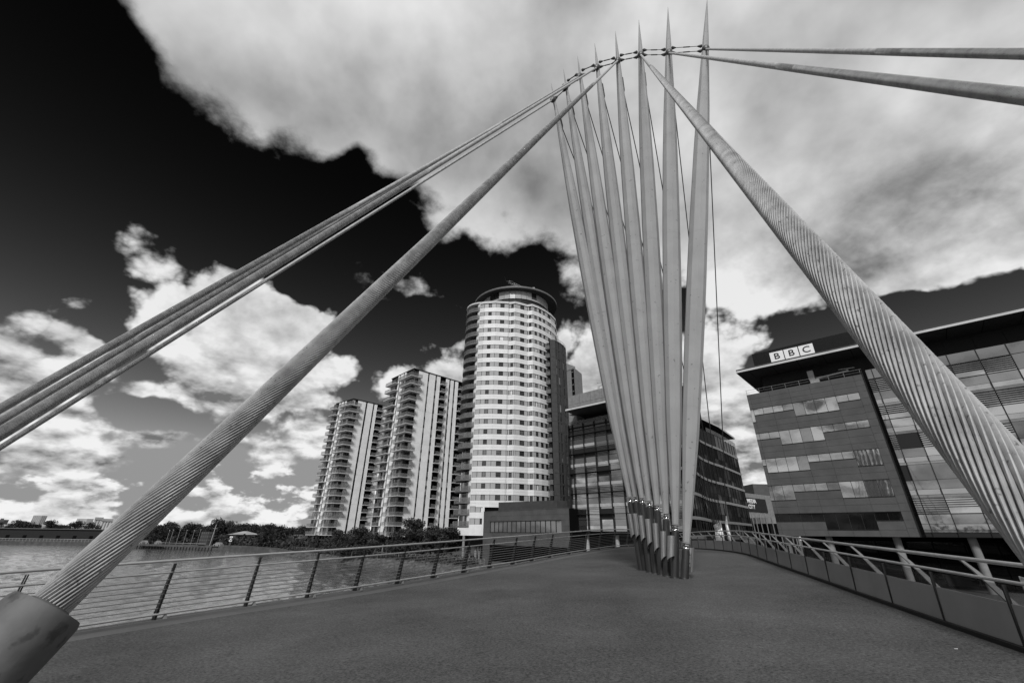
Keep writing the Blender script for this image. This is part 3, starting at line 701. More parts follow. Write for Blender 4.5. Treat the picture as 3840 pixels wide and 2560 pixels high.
near = [shp(a, D, ZQ) for a, D in SH]; farp = [shp(a, 5200, ZQ) for a, D in SH]
for i in range(len(SH)-1):
    b.poly([near[i], near[i+1], farp[i+1], farp[i]], M_ground)
    if SH[i][0] < -27 or SH[i][0] >= -4:
        b.poly([near[i], near[i+1], shp(*SH[i+1], ZW-.5), shp(*SH[i], ZW-.5)], M_wall)
o = b.build('ground', M_ground); struct(o)
# sloping rubble bank between the far quay and the apartments
b = MB(); rr2 = random.Random(3); K = 90; rows = 5
for i in range(K+1):
    a = -27.2+23.7*i/K; j = max(q for q in range(len(SH)) if SH[q][0] <= a+1e-6); j = min(j, len(SH)-2)
    t = (a-SH[j][0])/(SH[j+1][0]-SH[j][0]); D = SH[j][1]+(SH[j+1][1]-SH[j][1])*t
    for r in range(rows+1):
        f = r/rows; p = at_az(a, D-(1-f)*3.4-.0, ZW-.3+f*(ZQ-ZW+.3)); p += Vector((rr2.uniform(-.25, .25), rr2.uniform(-.3, .3), rr2.uniform(-.16, .16) if r < rows else 0)); b.v.append(tuple(p))
for i in range(K):
    for r in range(rows):
        j = i*(rows+1)+r; b.f.append((j, j+1, j+rows+2, j+rows+1)); b.mi.append(0)
struct(b.build('rubble_bank', M_bank))
b = MB(); bk = [(-700, -60), (-300, -58), (-120, -56), (-60, -54), (-40, -54), (0, -55), (30, -52), (60, -45), (90, -20), (300, 20), (300, -800), (-600, -800)]
b.prism(bk, ZW-.5, ZQ+1.0); struct(b.build('near_bank', M_ground))

# quayside fence along the bank: posts and rails
fe = thing('quay_fence', 'low dark fence of posts and rails on the bank before the apartments', 'fence', at_az(-15, 124, ZQ))
pl_ = []
for i in range(46):
    a = -25+22*i/45; j = max(q for q in range(len(SH)) if SH[q][0] <= a); t = (a-SH[j][0])/(SH[j+1][0]-SH[j][0]); D = SH[j][1]+(SH[j+1][1]-SH[j][1])*t+.8
    p = at_az(a, D, ZQ); pl_.append(p); b = MB(); b.tube([p, p+Vector((0, 0, 1.15))], .05, 5); b.build('post', M_grey, fe)
for h in (.35, .72, 1.1):
    b = MB(); b.tube([p+Vector((0, 0, h)) for p in pl_], .03, 5); b.build('rail', M_grey, fe)

# ------------------------------------------------------------------ glazed office facades shared by the two office blocks
def office_bay(face, par, s0, s1, top, floors, seed, pitch=4.07, dark=False):
    """one column of bays; top = z of the louvre head on the top floor"""
    r = random.Random(seed); w0, w1 = s0+.05, s1-.05
    face.piece('spandrel', par, w0, w1, -.02, .0, top+.04, top+1.42, G_mid)
    for f in range(floors):
        z = top-pitch*f; kind = r.random(); last = f == floors-1
        if kind < .62:
            face.piece('window', par, w0, w1, -.04, -.02, z-1.98, z-.04, G_sky if r.random() < .55 else G_sky2)
            b = MB(); k = 7 if r.random() < .6 else 5
            for q in range(k): face.mb(b, w0, w1, .10, .22, z-.18-q*.26, z-.11-q*.26, M_dark)
            face.mb(b, w0, w1, .02, .06, z-1.99, z-1.92, M_dark); b.build('louvre', M_dark, par)
        else:
            face.piece('panel', par, w0, w1, -.03, .0, z-1.98, z-.04, r.choice([M_dark, G_mid, G_mid]))
        face.piece('window', par, w0, w1, -.04, -.02, z-3.10, z-2.02, r.choice([G_sky, G_sky2, G_sky2, G_mid]))
        face.piece('bright_strip', par, w0, w1, -.03, .0, z-3.76, z-3.14, r.choice([G_sky, M_span, M_span, M_lconc]) if not last else G_sky)
        face.piece('spandrel', par, w0, w1, -.03, -.01, z-pitch-.0, z-3.80, G_sky2)
def mullions(face, par, xs, z0, z1, out=.12):
    for s in xs: face.piece('mullion', par, s-.045, s+.045, -.05, out, z0, z1, M_dark)

# ---- office block at the right with the lettered roof sign
A = Vector((40.4, 68.42, 0)); F1 = Face(A, (63.79, 46.52))
ob = thing('office_block', 'dark panelled office block on the right with three white letter tiles on its roof screen', 'building', (A.x, A.y, ZQ))
S1 = 44.0; DEP = 30
def plan(face, s0, s1, o0, o1): return [face.p(s0, o1, 0), face.p(s1, o1, 0), face.p(s1, o0, 0), face.p(s0, o0, 0)]
b = MB(); b.prism(plan(F1, 0, S1, -DEP, -.12), 2.12, 24.0, M_brick); b.build('core_wall', M_brick, ob)
cx = [0, .5, 3.35, 6.2, 9.05, 11.9, 14.7, 15.8]; ztop = [21.44, 17.37, 13.3, 9.23, 5.16]
KIND = [' sstts'.replace(' ', 't'), 'ssttss', 'sttsst', 'ttsstt', 'sssttx']
KIND = [['t', 's', 's', 't', 't', 's'], ['s', 's', 't', 't', 's', 's'], ['s', 't', 't', 's', 's', 't'], ['t', 't', 's', 's', 't', 't'], ['s', 's', 's', 't', 't', 's']]
def panel(s0, s1, z0, z1): F1.piece('panel', ob, s0+.012, s1-.012, -.1, 0, z0+.012, z1-.012, M_brown)
for c in range(7):
    s0, s1 = cx[c], cx[c+1]
    for z0, z1 in ((23.15, 24.0), (22.3, 23.15), (21.44, 22.3)): panel(s0, s1, z0, z1)
    for f in range(5):
        zt = ztop[f]; nxt = ztop[f+1] if f < 4 else 2.12
        if c == 6:
            k = 4 if f < 4 else 3
            for q in range(k): panel(s0, s1, nxt+(zt-nxt)*q/k, nxt+(zt-nxt)*(q+1)/k)
            continue
        kd = KIND[f][c]; sill = zt-1.1 if kd == 's' else zt-2.22
        n = 1 if c == 0 else 2
        for q in range(n):
            a0 = s0+(s1-s0)*q/n; a1 = s0+(s1-s0)*(q+1)/n
            F1.piece('window', ob, a0+.03, a1-.03, -.09, -.07, sill+.05, zt-.05, G_black if f == 4 else G_sky if R_.random() < .7 else G_sky2)
        F1.piece('window_sill', ob, s0, s1, -.1, .05, sill-.03, sill+.05, M_dark)
        F1.piece('window_head', ob, s0, s1, -.1, .02, zt-.05, zt+.01, M_dark)
        if kd == 's': panel(s0, s1, zt-2.22, sill-.03)
        if f < 4:
            panel(s0, s1, zt-3.14, zt-2.22-(.03 if kd == 't' else 0)); panel(s0, s1, nxt+.01, zt-3.14)
        else: panel(s0, s1, 2.12, zt-2.22-(.03 if kd == 't' else 0))
b = MB(); F1.mb(b, 15.8, 16.25, -.3, -.12, 2.12, 24.6, M_black); F1.mb(b, 15.8, 15.88, -.12, .12, 2.12, 24.55, M_dark); b.build('joint', M_black, ob)
xs = [16.25, 17.0, 19.3, 22.1, 24.97, 27.7, 30.4, 33.2, 36.0, 38.8, 41.6, 44.0]
for i in range(len(xs)-1): office_bay(F1, ob, xs[i], xs[i+1], 23.03, 5, 40+i)
for i in range(len(xs)-1): F1.piece('spandrel', ob, xs[i]+.05, xs[i+1]-.05, -.03, -.01, 2.15, 2.62, M_dark)
mullions(F1, ob, xs[1:], 2.12, 24.5)
# left flank of the block
FL = Face(F1.p(0, -DEP, 0), F1.p(0, -.12, 0))
b = MB(); F1.mb(b, .0, .12, -DEP, -.12, 2.12, 24.0, M_brown); b.build('side_wall', M_brown, ob)
# penthouse storey set back under the big flat roof
b = MB(); b.prism(plan(F1, 2.2, S1, -DEP, -3.2), 24.0, 27.6, M_dark); b.build('penthouse', M_dark, ob)
for i in range(14): F1.piece('penthouse_panel', ob, 2.3+i*2.9, 5.1+i*2.9, -3.2, -3.14, 24.1, 27.5, M_dark)
b = MB(); b.prism(plan(F1, -.35, S1, -DEP-2, 1.75), 27.62, 28.16, M_brick); b.build('roof_slab', M_brick, ob)
F1.piece('fascia', ob, -.4, S1, 1.75, 1.80, 27.60, 27.92, M_slab)
F1.piece('fascia', ob, -.40, -.35, -DEP-2, 1.75, 27.60, 27.92, M_slab)
b = MB()
for i in range(12): F1.mb(b, 1.5+i*3.5, 1.55+i*3.5, -3.2, 1.7, 27.6, 27.615, M_black)
b.build('soffit_joints', M_black, ob)
# handrail on the terrace with a cleaning cradle arm
b = MB(); b.tube([F1.p(.0, -.2, 24.8), F1.p(15.9, -.2, 24.8)], .03, 5); b.tube([F1.p(.0, -.2, 24.4), F1.p(15.9, -.2, 24.4)], .02, 5)
for i in range(9): b.tube([F1.p(.05+i*1.95, -.2, 24.0), F1.p(.05+i*1.95, -.2, 24.8)], .03, 5)
b.build('terrace_rail', M_grey, ob)
gc = thing('cleaning_cradle', 'small roof crane for window cleaning on the terrace of the right office block', 'roof crane', F1.p(9.8, -1.3, 24.0))
b = MB(); F1.mb(b, 9.3, 10.5, -1.8, -.8, 24.0, 24.8); F1.mb(b, 9.2, 10.0, -1.7, -.9, 24.8, 26.3); b.build('cab', M_lconc, gc)
b = MB(); b.tube([F1.p(10.2, -1.2, 24.9), F1.p(14.4, -1.0, 25.2)], [.16, .12], 6); b.tube([F1.p(13.2, -1.5, 25.75), F1.p(15.2, -.9, 25.45)], .07, 5); b.tube([F1.p(14.2, -1.1, 25.2), F1.p(14.3, -1.1, 25.6)], .06, 5); b.build('arm', M_lconc, gc)
# roof screen of thin slats carrying the letter tiles
b = MB(); b.prism(plan(F1, 2.3, 16.2, -6, -.12), 28.16, 31.0, M_black); b.build('roof_screen', M_black, ob)
for i in range(17):
    z = 28.26+i*.163; F1.piece('slat', ob, 2.25, 16.25+.0, -.13, -.04, z, z+.10, M_dark)
b = MB(); b.hexa([F1.p(16.25, -.1, 28.16), F1.p(17.0, -.1, 28.16), F1.p(17.0, -6, 28.16), F1.p(16.25, -6, 28.16)], [F1.p(16.25, -.1, 31.0), F1.p(16.3, -.1, 31.0), F1.p(16.3, -6, 31.0), F1.p(16.25, -6, 31.0)]); b.build('screen_end', M_dark, ob)
M_tile = mat('white_sign_tile', .78, .4); M_letter = mat('black_letter', .012, .4)
def letters(txt, name, parent, face, s, o, z, h, m, wfac=1.0, ext=.03, bold=0.0, align='CENTER'):
    cu = bpy.data.curves.new(name, 'FONT'); cu.body = txt; cu.size = h/.70; cu.extrude = ext; cu.align_x = align; cu.align_y = 'CENTER'; cu.offset = bold
    ob_ = bpy.data.objects.new('tmp', cu); C.objects.link(ob_)
    dg = bpy.context.evaluated_depsgraph_get(); me = bpy.data.meshes.new_from_object(ob_.evaluated_get(dg)); bpy.data.objects.remove(ob_)
    me.materials.clear(); me.materials.append(m)
    me.transform(Matrix.Diagonal((wfac, 1, 1, 1)))
    me.transform(Matrix(((face.e.x, 0, face.n.x, 0), (face.e.y, 0, face.n.y, 0), (0, 1, 0, 0), (0, 0, 0, 1))))
    o_ = bpy.data.objects.new(name, me); C.objects.link(o_); o_.parent = parent
    org = Vector(parent.location) if parent.type == 'EMPTY' else Vector(parent.parent.location)
    o_.location = face.p(s, o, z)-org
    return o_
for i, (c0, ch) in enumerate(((4.93, 'B'), (7.05, 'B'), (9.17, 'C'))):
    til = MB(); F1.mb(til, c0, c0+1.98, -.04, .06, 28.72, 30.42); t_o = til.build('sign_tile', M_tile, ob)
    letters(ch, 'letter', t_o, F1, c0+.99, .08, 29.57, 1.02, M_letter, 1.12, .02, .012)
# open ground floor: round columns and dark glazing behind
for i, s in enumerate([.6, 5.9, 13.3, 20.3, 27.3, 34.3, 41.3]):
    p = F1.p(s, -1.4, ZQ); b = MB(); b.tube([p, Vector((p.x, p.y, 2.12))], .42, 18); b.build('column', M_conc, ob, True)
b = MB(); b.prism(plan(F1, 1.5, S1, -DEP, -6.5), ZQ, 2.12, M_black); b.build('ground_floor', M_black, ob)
for i in range(14): F1.piece('shopfront_pane', ob, 1.6+i*3, 4.5+i*3, -6.5, -6.46, ZQ+.3, 1.6, G_black)

# ---- office block in the middle, behind the masts
A2 = (13.4, 95.1); K2 = (30.8, 77.8); F2 = Face(A2, K2)
ob2 = thing('office_block', 'glazed office block behind the masts with flat overhanging roof and a curved dark side', 'building', (A2[0], A2[1], ZQ))
CV = [Vector((p[0], p[1], 0)) for p in [(30.8, 77.8), (33.5, 79.8), (36.4, 84.2), (39.5, 89.3), (42.4, 93.6), (46.3, 98.1), (50.7, 102.6), (56.6, 109.4), (62.4, 116.3)]]
foot = [F2.p(0, -.12, 0), F2.p(F2.len-.1, -.12, 0)] + [c+Vector((-.15, .12, 0)) for c in CV[1:]] + [Vector((45, 128, 0)), Vector((30, 112, 0))]
b = MB(); b.prism(foot, 2.0, 24.6, M_black); b.build('core_wall', M_black, ob2)
xs = [-.0, 1.0, 3.95, 6.88, 9.9, 12.8, 15.7, 18.6, 21.5, F2.len]
for i in range(len(xs)-1): office_bay(F2, ob2, xs[i], xs[i+1], 23.3, 5, 80+i, 4.13)
mullions(F2, ob2, xs, 2.0, 24.7, .35)
for z in [24.6, 22.9, 18.8, 14.7, 10.6, 6.5]:
    F2.piece('walkway', ob2, 0, F2.len, .05, .55, z-.72, z-.66, M_dark)
F2.piece('terrace_glass', ob2, 0, F2.len, .0, .04, 24.7, 25.5, M_railglass)
# stair or access ladder frame on the left edge
b = MB()
for s in (-.9, -.1): b.tube([F2.p(s, .4, 2), F2.p(s, .4, 22.5)], .07, 5)
for z in range(3, 23): 
    if z % 4: b.tube([F2.p(-.9, .4, z), F2.p(-.1, .4, z)], .05, 4)
b.build('access_ladder', M_dark, ob2)
# curved dark side
CR = resample(CV, 2.35)
for i in range(len(CR)-1):
    fc = Face(CR[i], CR[i+1]); ln = fc.len
    for f, zb in enumerate([21.5, 17.4, 13.26, 9.2, 5.05, 1.95]):
        fc.piece('light_band', ob2, .0, ln, -.02, .08, zb-.42, zb+.10, M_grey)
        if f < 5:
            nz_ = [17.4, 13.26, 9.2, 5.05, 1.95][f]
            fc.piece('window', ob2, .04, ln-.04, -.06, -.03, nz_+1.35, zb-.45, G_black if R_.random() < .8 else G_dark)
            fc.piece('window', ob2, .04, ln-.04, -.06, -.03, nz_+.13, nz_+1.30, G_black if R_.random() < .75 else G_dark)
    fc.piece('window', ob2, .04, ln-.04, -.06, -.03, 21.65, 24.5, G_sky2 if i > 12 else G_dark)
    fc.piece('mullion', ob2, -.03, .03, -.05, .06, 2.0, 24.6, M_dark)
    if i > 10: fc.piece('terrace_glass', ob2, .03, ln-.03, -.02, .02, 24.6, 25.6, M_railglass)
b = MB(); rp = [Vector((p[0], p[1], 0)) for p in [(12.2, 90.9), (19.9, 83.7), (33.2, 71.2), (35.5, 75.5), (39.5, 85.0), (44.8, 96.2), (52, 103.5), (63.0, 117.2), (46, 130), (28, 112)]]
b.prism(rp, 27.0, 27.5, M_brick); b.build('roof_slab', M_brick, ob2)
b = MB()
for a, c in list(zip(rp, rp[1:]))[:7]:
    fc = Face(a, c); fc.mb(b, 0, fc.len, 0, .06, 27.02, 27.40)
b.build('fascia', M_slab, ob2)
b = MB(); ph = [F2.p(2, -3.5, 0), F2.p(F2.len-3, -3.5, 0), Vector((33.5, 85, 0)), Vector((44, 98.5, 0)), Vector((60, 118.5, 0)), Vector((45, 127, 0)), Vector((30, 111, 0))]
b.prism(ph, 24.6, 27.0, M_dark); b.build('penthouse', M_dark, ob2)
for i in range(5):
    b = MB(); F2.mb(b, 3.2+i*1.6, 3.5+i*1.6, -3.5, -3.4, 25.7, 25.9); b.build('vent_light', M_black, ob2)
b = MB(); b.prism([F2.p(-.3, -.6, 0), F2.p(11.6, -.6, 0), F2.p(11.6, -14, 0), F2.p(-.3, -14, 0)], 27.5, 31.9, M_conc); b.prism([F2.p(-.3, -.6, 0), F2.p(1.9, -.6, 0), F2.p(1.9, -14, 0), F2.p(-.3, -14, 0)], 24.6, 26.99, M_conc); b.build('plant_box', M_podium, ob2)
for i in range(3):
    F2.piece('panel_joint', ob2, 3+i*3, 3.03+i*3, -.6, -.585, 27.6, 31.8, M_dark)
F2.piece('panel_joint', ob2, -.3, 11.6, -.6, -.583, 29.7, 29.73, M_dark)
b = MB(); b.prism([(46.5, 103.5), (53.5, 111.5), (49.5, 115), (42.5, 107)], 27.5, 29.6, M_lconc); b.build('rear_plant_room', M_lconc, ob2)
b = MB(); b.prism([(46, 102.4), (55.6, 113), (50.5, 117), (41.5, 107)], 29.6, 29.95, M_slab); b.build('rear_roof', M_grey, ob2)
gc = thing('cleaning_cradle', 'small white roof crane on the concrete box of the middle office block', 'roof crane', F2.p(8, -3, 31.9))
b = MB(); b.tube([F2.p(6.6, -3, 31.9), F2.p(6.9, -3, 33.6)], .22, 6); b.tube([F2.p(6.5, -3, 34.4), F2.p(8.4, -3, 34.1), F2.p(9.6, -3, 33.4)], .09, 5); b.tube([F2.p(6.9, -3, 33.4), F2.p(8.6, -3, 33.9)], .07, 5); b.build('arm', M_lconc, gc)
for s in (2.5, 9.5, 16.5):
    p = F2.p(s, -1.2, ZQ); b = MB(); b.tube([p, Vector((p.x, p.y, 2.0))], .4, 14); b.build('column', M_lconc, ob2, True)
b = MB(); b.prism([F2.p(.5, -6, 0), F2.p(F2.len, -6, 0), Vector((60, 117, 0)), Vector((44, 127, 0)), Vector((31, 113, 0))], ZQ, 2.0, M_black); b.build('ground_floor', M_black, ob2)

# ---- building with the big dark sign between the two office blocks
F3 = Face(at_az(26.2, 160), at_az(31.5, 192))
sb = thing('sign_building', 'pale walled building with a large dark lettered sign seen between the office blocks', 'building', at_az(28, 168, ZQ))
b = MB(); b.prism([F3.p(0, 0, 0), F3.p(F3.len, 0, 0), F3.p(F3.len, -20, 0), F3.p(0, -20, 0)], ZQ, 15.9, M_conc); b.build('wall', M_lconc, sb)
i3 = lambda a: (at_az(a, 1).cross(F3.n))  # unused helper keeps the plane readable
def s_at(face, azm):
    d = at_az(azm, 1.0); t = face.A.dot(face.n)/d.dot(face.n); return (d*t-face.A).dot(face.e), t
sa, Da = s_at(F3, 26.9); sb_, Db = s_at(F3, 29.95)
zc = 1.6+.0606*(s_at(F3, 29)[1]); hh = .0225*s_at(F3, 29)[1]
sg = MB(); F3.mb(sg, sa, sb_, .02, .25, zc-hh/2-.1, zc+hh/2+.25); so = sg.build('sign_board', M_dark, sb)
sE, _ = s_at(F3, 28.98)
letters('MEDIA', 'letters', so, F3, sE, .3, zc+.28*hh, .33*hh, M_tile, 1.05, .05, .03, 'RIGHT')
sE2, _ = s_at(F3, 28.78)
letters('CITY', 'letters', so, F3, sE2, .3, zc-.17*hh, .33*hh, M_tile, 1.05, .05, .03, 'RIGHT')
b = MB(); p0, p1 = at_az(29.1, 205), at_az(33, 214); fb = Face(p0, p1); b.prism([fb.p(0, 0, 0), fb.p(fb.len, 0, 0), fb.p(fb.len, -15, 0), fb.p(0, -15, 0)], 12, 22.2, M_brown); b.build('upper_block', M_brown, sb)
dm = thing('glazed_drum', 'low round glazed pavilion with thin fins below the dark sign', 'building', at_az(30.3, 150, ZQ))
c0 = at_az(30.2, 150); b = MB(); b.tube([Vector((c0.x, c0.y, ZQ)), Vector((c0.x, c0.y, 5.6))], 5.2, 28); b.build('glass_wall', G_black, dm)
b = MB(); b.tube([Vector((c0.x, c0.y, 5.6)), Vector((c0.x, c0.y, 7.2))], 5.4, 28); b.build('roof_band', M_grey, dm)
for i in range(24):
    a = 2*pi*i/24; p = c0+Vector((cos(a), sin(a), 0))*5.5; b = MB(); b.tube([Vector((p.x, p.y, ZQ)), Vector((p.x, p.y, 8.3))], .12, 5); b.build('fin', M_grey, dm)

# ------------------------------------------------------------------ apartment towers
def tower(name, label, Cc, Lc_, Rc_, zs, pitch, ztop, leftspec, rightspec, cornerlen, longf, seed):
    r = random.Random(seed)
    th = thing(name, label, 'building', (Cc[0], Cc[1], ZQ))
    FR = Face(Cc, Rc_); FLt = Face(Lc_, Cc); LL = FLt.len
    b = MB(); back = FR.p(FR.len, 0, 0)-FLt.e*LL
    ins = .35; Ci = FR.p(ins, -ins, 0)
    core = [FLt.p(ins, -ins, 0), Ci, FR.p(FR.len, -ins, 0), back, ]
    b.prism(core, zs[0]-.2, ztop-.3, M_black); b.build('core_wall', M_black, th)
    b = MB(); b.prism([FLt.p(-.1, .1, 0), FR.p(-.0, .1, 0)+FLt.e*.1, FR.p(FR.len, .1, 0), back], ztop-.32, ztop, M_dark); b.build('roof', M_dark, th)
    n = len(zs)
    for face, spec in ((FR, rightspec), (FLt, [(LL-b1, LL-a1, k) for a1, b1, k in leftspec])):
        for s0, s1, k in spec:
            if k == 'w':
                for f in range(0, n, 2):
                    z1 = zs[f+2]-.0 if f+2 < n else ztop-.33
                    face.piece('cladding', th, s0, s1, -.35, .0, zs[f]+(.03 if f else -.2), z1, M_strip)
            elif k == 'd':
                for f in range(n):
                    z1 = zs[f+1] if f+1 < n else ztop-.33; h = z1-zs[f]
                    face.piece('window', th, s0, s1, -.3, -.18, zs[f]+h*.36, z1-.03, r.choice([G_mid, G_dark, G_sky2, G_dark]))
                    face.piece('spandrel', th, s0, s1, -.3, -.15, zs[f], zs[f]+h*.36, M_dark)
            elif k in ('g', 'b'):
                for f in range(n):
                    z1 = zs[f+1] if f+1 < n else ztop-.33
                    off = -.3 if k == 'g' else -1.0
                    b = MB(); c = max(2, int((s1-s0)/1.25)); w = (s1-s0)/c
                    for q in range(c):
                        m_ = r.choice([G_dark, G_dark, G_mid, G_sky2, M_blind]) if r.random() < .6 else G_mid
                        face.mb(b, s0+q*w+.05, s0+(q+1)*w-.05, off, off+.04, zs[f]+.1, z1-.18, m_)
                    face.mb(b, s0, s1, off-.02, off+.08, z1-.18, z1-.02, M_dark)
                    for q in range(c+1): face.mb(b, s0+q*w-.05, s0+q*w+.05, off, off+.08, zs[f]+.1, z1-.18, M_dark)
                    b.build('window', G_mid, th)
    # balconies: corner ones wrapping both faces, outer ones wrapping the far left corner, small ones on the right face
    for f in range(n):
        z = zs[f]; long_ = f in longf; bottom = f == 0
        le = cornerlen+(1.4 if f == n-1 else 0); re = 3.35 if long_ else 1.95
        jit = r.uniform(-.15, .15)
        def slab(pts, rails, nm='balcony', dk=M_slab):
            b = MB(); b.prism(pts, z-.16, z+.06, dk); o_ = b.build(nm, dk, th)
            for a, c in rails:
                fc = Face(a, c); b = MB(); fc.mb(b, .03, fc.len-.03, -.06, -.03, z+.1, z+1.12); b.build('balcony_glass', M_railglass, o_)
                b = MB(); fc.mb(b, 0, fc.len, -.07, -.02, z+1.12, z+1.17); b.build('rail', M_grey, o_)
        o1 = 1.6
        cp = FR.p(-o1, o1, 0)
        pl = FLt.p(LL-le+jit, o1, 0); pl0 = FLt.p(LL-le+jit, -.1, 0); pr = FR.p(re, o1, 0); pr0 = FR.p(re, -.1, 0)
        if bottom:
            pl = FLt.p(-1.5, o1, 0); pl0 = FLt.p(-1.5, -.1, 0); pr = FR.p(.4, o1, 0); pr0 = FR.p(.4, -.1, 0)
        slab([pl0, pl, cp, pr, pr0, FR.p(0, -.3, 0)], [(pl, cp), (cp, pr)])
        if not bottom:
            q0 = FLt.p(-1.5, o1, 0); q1 = FLt.p(LL-leftspec[-1][0]+1.2 if f % 2 else LL-leftspec[-1][0]+.9, o1, 0)
            slab([FLt.p(-1.5, -1.2, 0), q0, q1, q1-FLt.n*1.7], [(q0, q1)])
        for s0, s1, k in rightspec:
            if k == 'b':
                slab([FR.p(s0-.1, 1.25, 0), FR.p(s1-.1, 1.25, 0), FR.p(s1-.1, -.9, 0), FR.p(s0-.1, -.9, 0)], [(FR.p(s0-.1, 1.25, 0), FR.p(s1-.1, 1.25, 0))])
    # dark base with slim columns
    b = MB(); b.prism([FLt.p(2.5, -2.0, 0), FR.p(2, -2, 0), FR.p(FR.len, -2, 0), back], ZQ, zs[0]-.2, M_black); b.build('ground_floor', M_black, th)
    for i in range(6):
        p = FLt.p(1+i*LL/6, -.6, ZQ); b = MB(); b.tube([p, Vector((p.x, p.y, zs[0]-.2))], .22, 8); b.build('column', M_conc, th)
    return th, FR, FLt
z2 = [1.05+3.075*i for i in range(19)]
tower('apartment_tower', 'taller of the two balconied apartment towers, next to the round white tower', (-37.8, 150.7), (-49.6, 163.2), (-18.9, 168.4), z2, 3.075, 60.0,
      [(0, 5.6, 'g'), (5.6, 6.8, 'w'), (6.8, 7.6, 'd'), (7.6, 9.9, 'w'), (9.9, 10.7, 'd'), (10.7, 11.6, 'w'), (11.6, 17.2, 'g')],
      [(0, 2.5, 'g'), (2.5, 6.6, 'w'), (6.6, 7.3, 'd'), (7.3, 10.05, 'w'), (10.05, 10.9, 'd'), (10.9, 12.45, 'w'), (12.45, 15.3, 'b'), (15.3, 16.8, 'w'), (16.8, 17.6, 'd'), (17.6, 19.1, 'w'), (19.1, 19.9, 'd'), (19.9, 21.4, 'w'), (21.4, 24.6, 'b')],
      6.9, {3, 4, 5, 6, 7, 8, 9, 16, 17, 18}, 5)
z1_ = [1.0+2.72*i for i in range(19)]
tower('apartment_tower', 'shorter balconied apartment tower at the far left of the tower group', (-66.2, 168.8), (-76.4, 176.7), (-54.8, 179.9), z1_, 2.72, 53.0,
      [(0, 4.9, 'g'), (4.9, 6.0, 'w'), (6.0, 6.8, 'd'), (6.8, 8.6, 'w'), (8.6, 9.4, 'd'), (9.4, 10.3, 'w'), (10.3, 14.7, 'g')],
      [(0, 2.3, 'g'), (2.3, 5.8, 'w'), (5.8, 6.6, 'd'), (6.6, 9.1, 'w'), (9.1, 9.8, 'd'), (9.8, 11.1, 'w'), (11.1, 14.1, 'b'), (14.1, 15.7, 'w')],
      6.4, {3, 4, 5, 6, 7, 8, 9, 16, 17, 18}, 9)

# ---- round white tower
wt = thing('round_tower', 'tall round apartment tower with white and grey horizontal stripes and a disc roof', 'building', (0, 120, ZQ))
FP = [Vector((p[0], p[1], 0)) for p in [(-10.15, 114.85), (-8.7, 114.32), (-5.17, 113.88), (-1.32, 114.21), (-.86, 114.5), (.87, 114.01), (2.48, 114.69), (4.8, 115.92), (6.33, 115.47), (8.5, 117.0), (10.5, 118.95), (12.7, 121.7), (14.6, 125.2), (15.4, 129.5)]]
back = [Vector((14, 136, 0)), Vector((6, 141, 0)), Vector((-6, 140, 0)), Vector((-13, 133, 0)), Vector((-13.6, 124, 0)), Vector((-12.2, 118.5, 0))]
cen = Vector((0, 126, 0))
core = [cen+(p-cen)*.985 for p in FP] + back
b = MB(); b.prism(core, -1.0, 68.6, M_black); b.build('core_wall', M_black, wt)
ZR = [67.12-2.833*k for k in range(23)]; BH = .70
faces = [Face(FP[i], FP[i+1]) for i in range(len(FP)-1)]
# pieces as azimuth edges: (az0, az1, kind)  s = spandrel, w = window, n = narrow light strip
PC = [(-4.99, -4.42, 's'), (-4.38, -3.76, 's'), (-3.72, -3.27, 'w'), (-3.24, -2.62, 's'), (-2.56, -1.91, 's'), (-1.88, -1.27, 'w'), (-1.25, -.68, 's'), (-.64, -.46, 'n'), (-.40, -.2, 's'), (-.17, .17, 'w'), (.2, .40, 's'),
      (.47, .66, 'n'), (.70, 1.25, 's'), (1.28, 1.84, 'w'), (1.87, 2.35, 's'), (2.42, 2.58, 'n'), (2.61, 2.95, 'w'), (2.98, 3.12, 'n'), (3.18, 3.46, 's'), (3.48, 3.78, 'w'), (3.81, 4.18, 's'), (4.2, 4.48, 'w'), (4.5, 4.79, 's'), (4.81, 5.06, 'w'), (5.09, 5.5, 's'), (5.53, 5.85, 'w'), (5.88, 6.25, 's'), (6.28, 6.6, 's')]
def onface(a):
    for fc in faces:
        s, t = s_at(fc, a)
        if -.03 <= s <= fc.len+.03 and t > 0: return fc, s
    return None, None
r = random.Random(21)
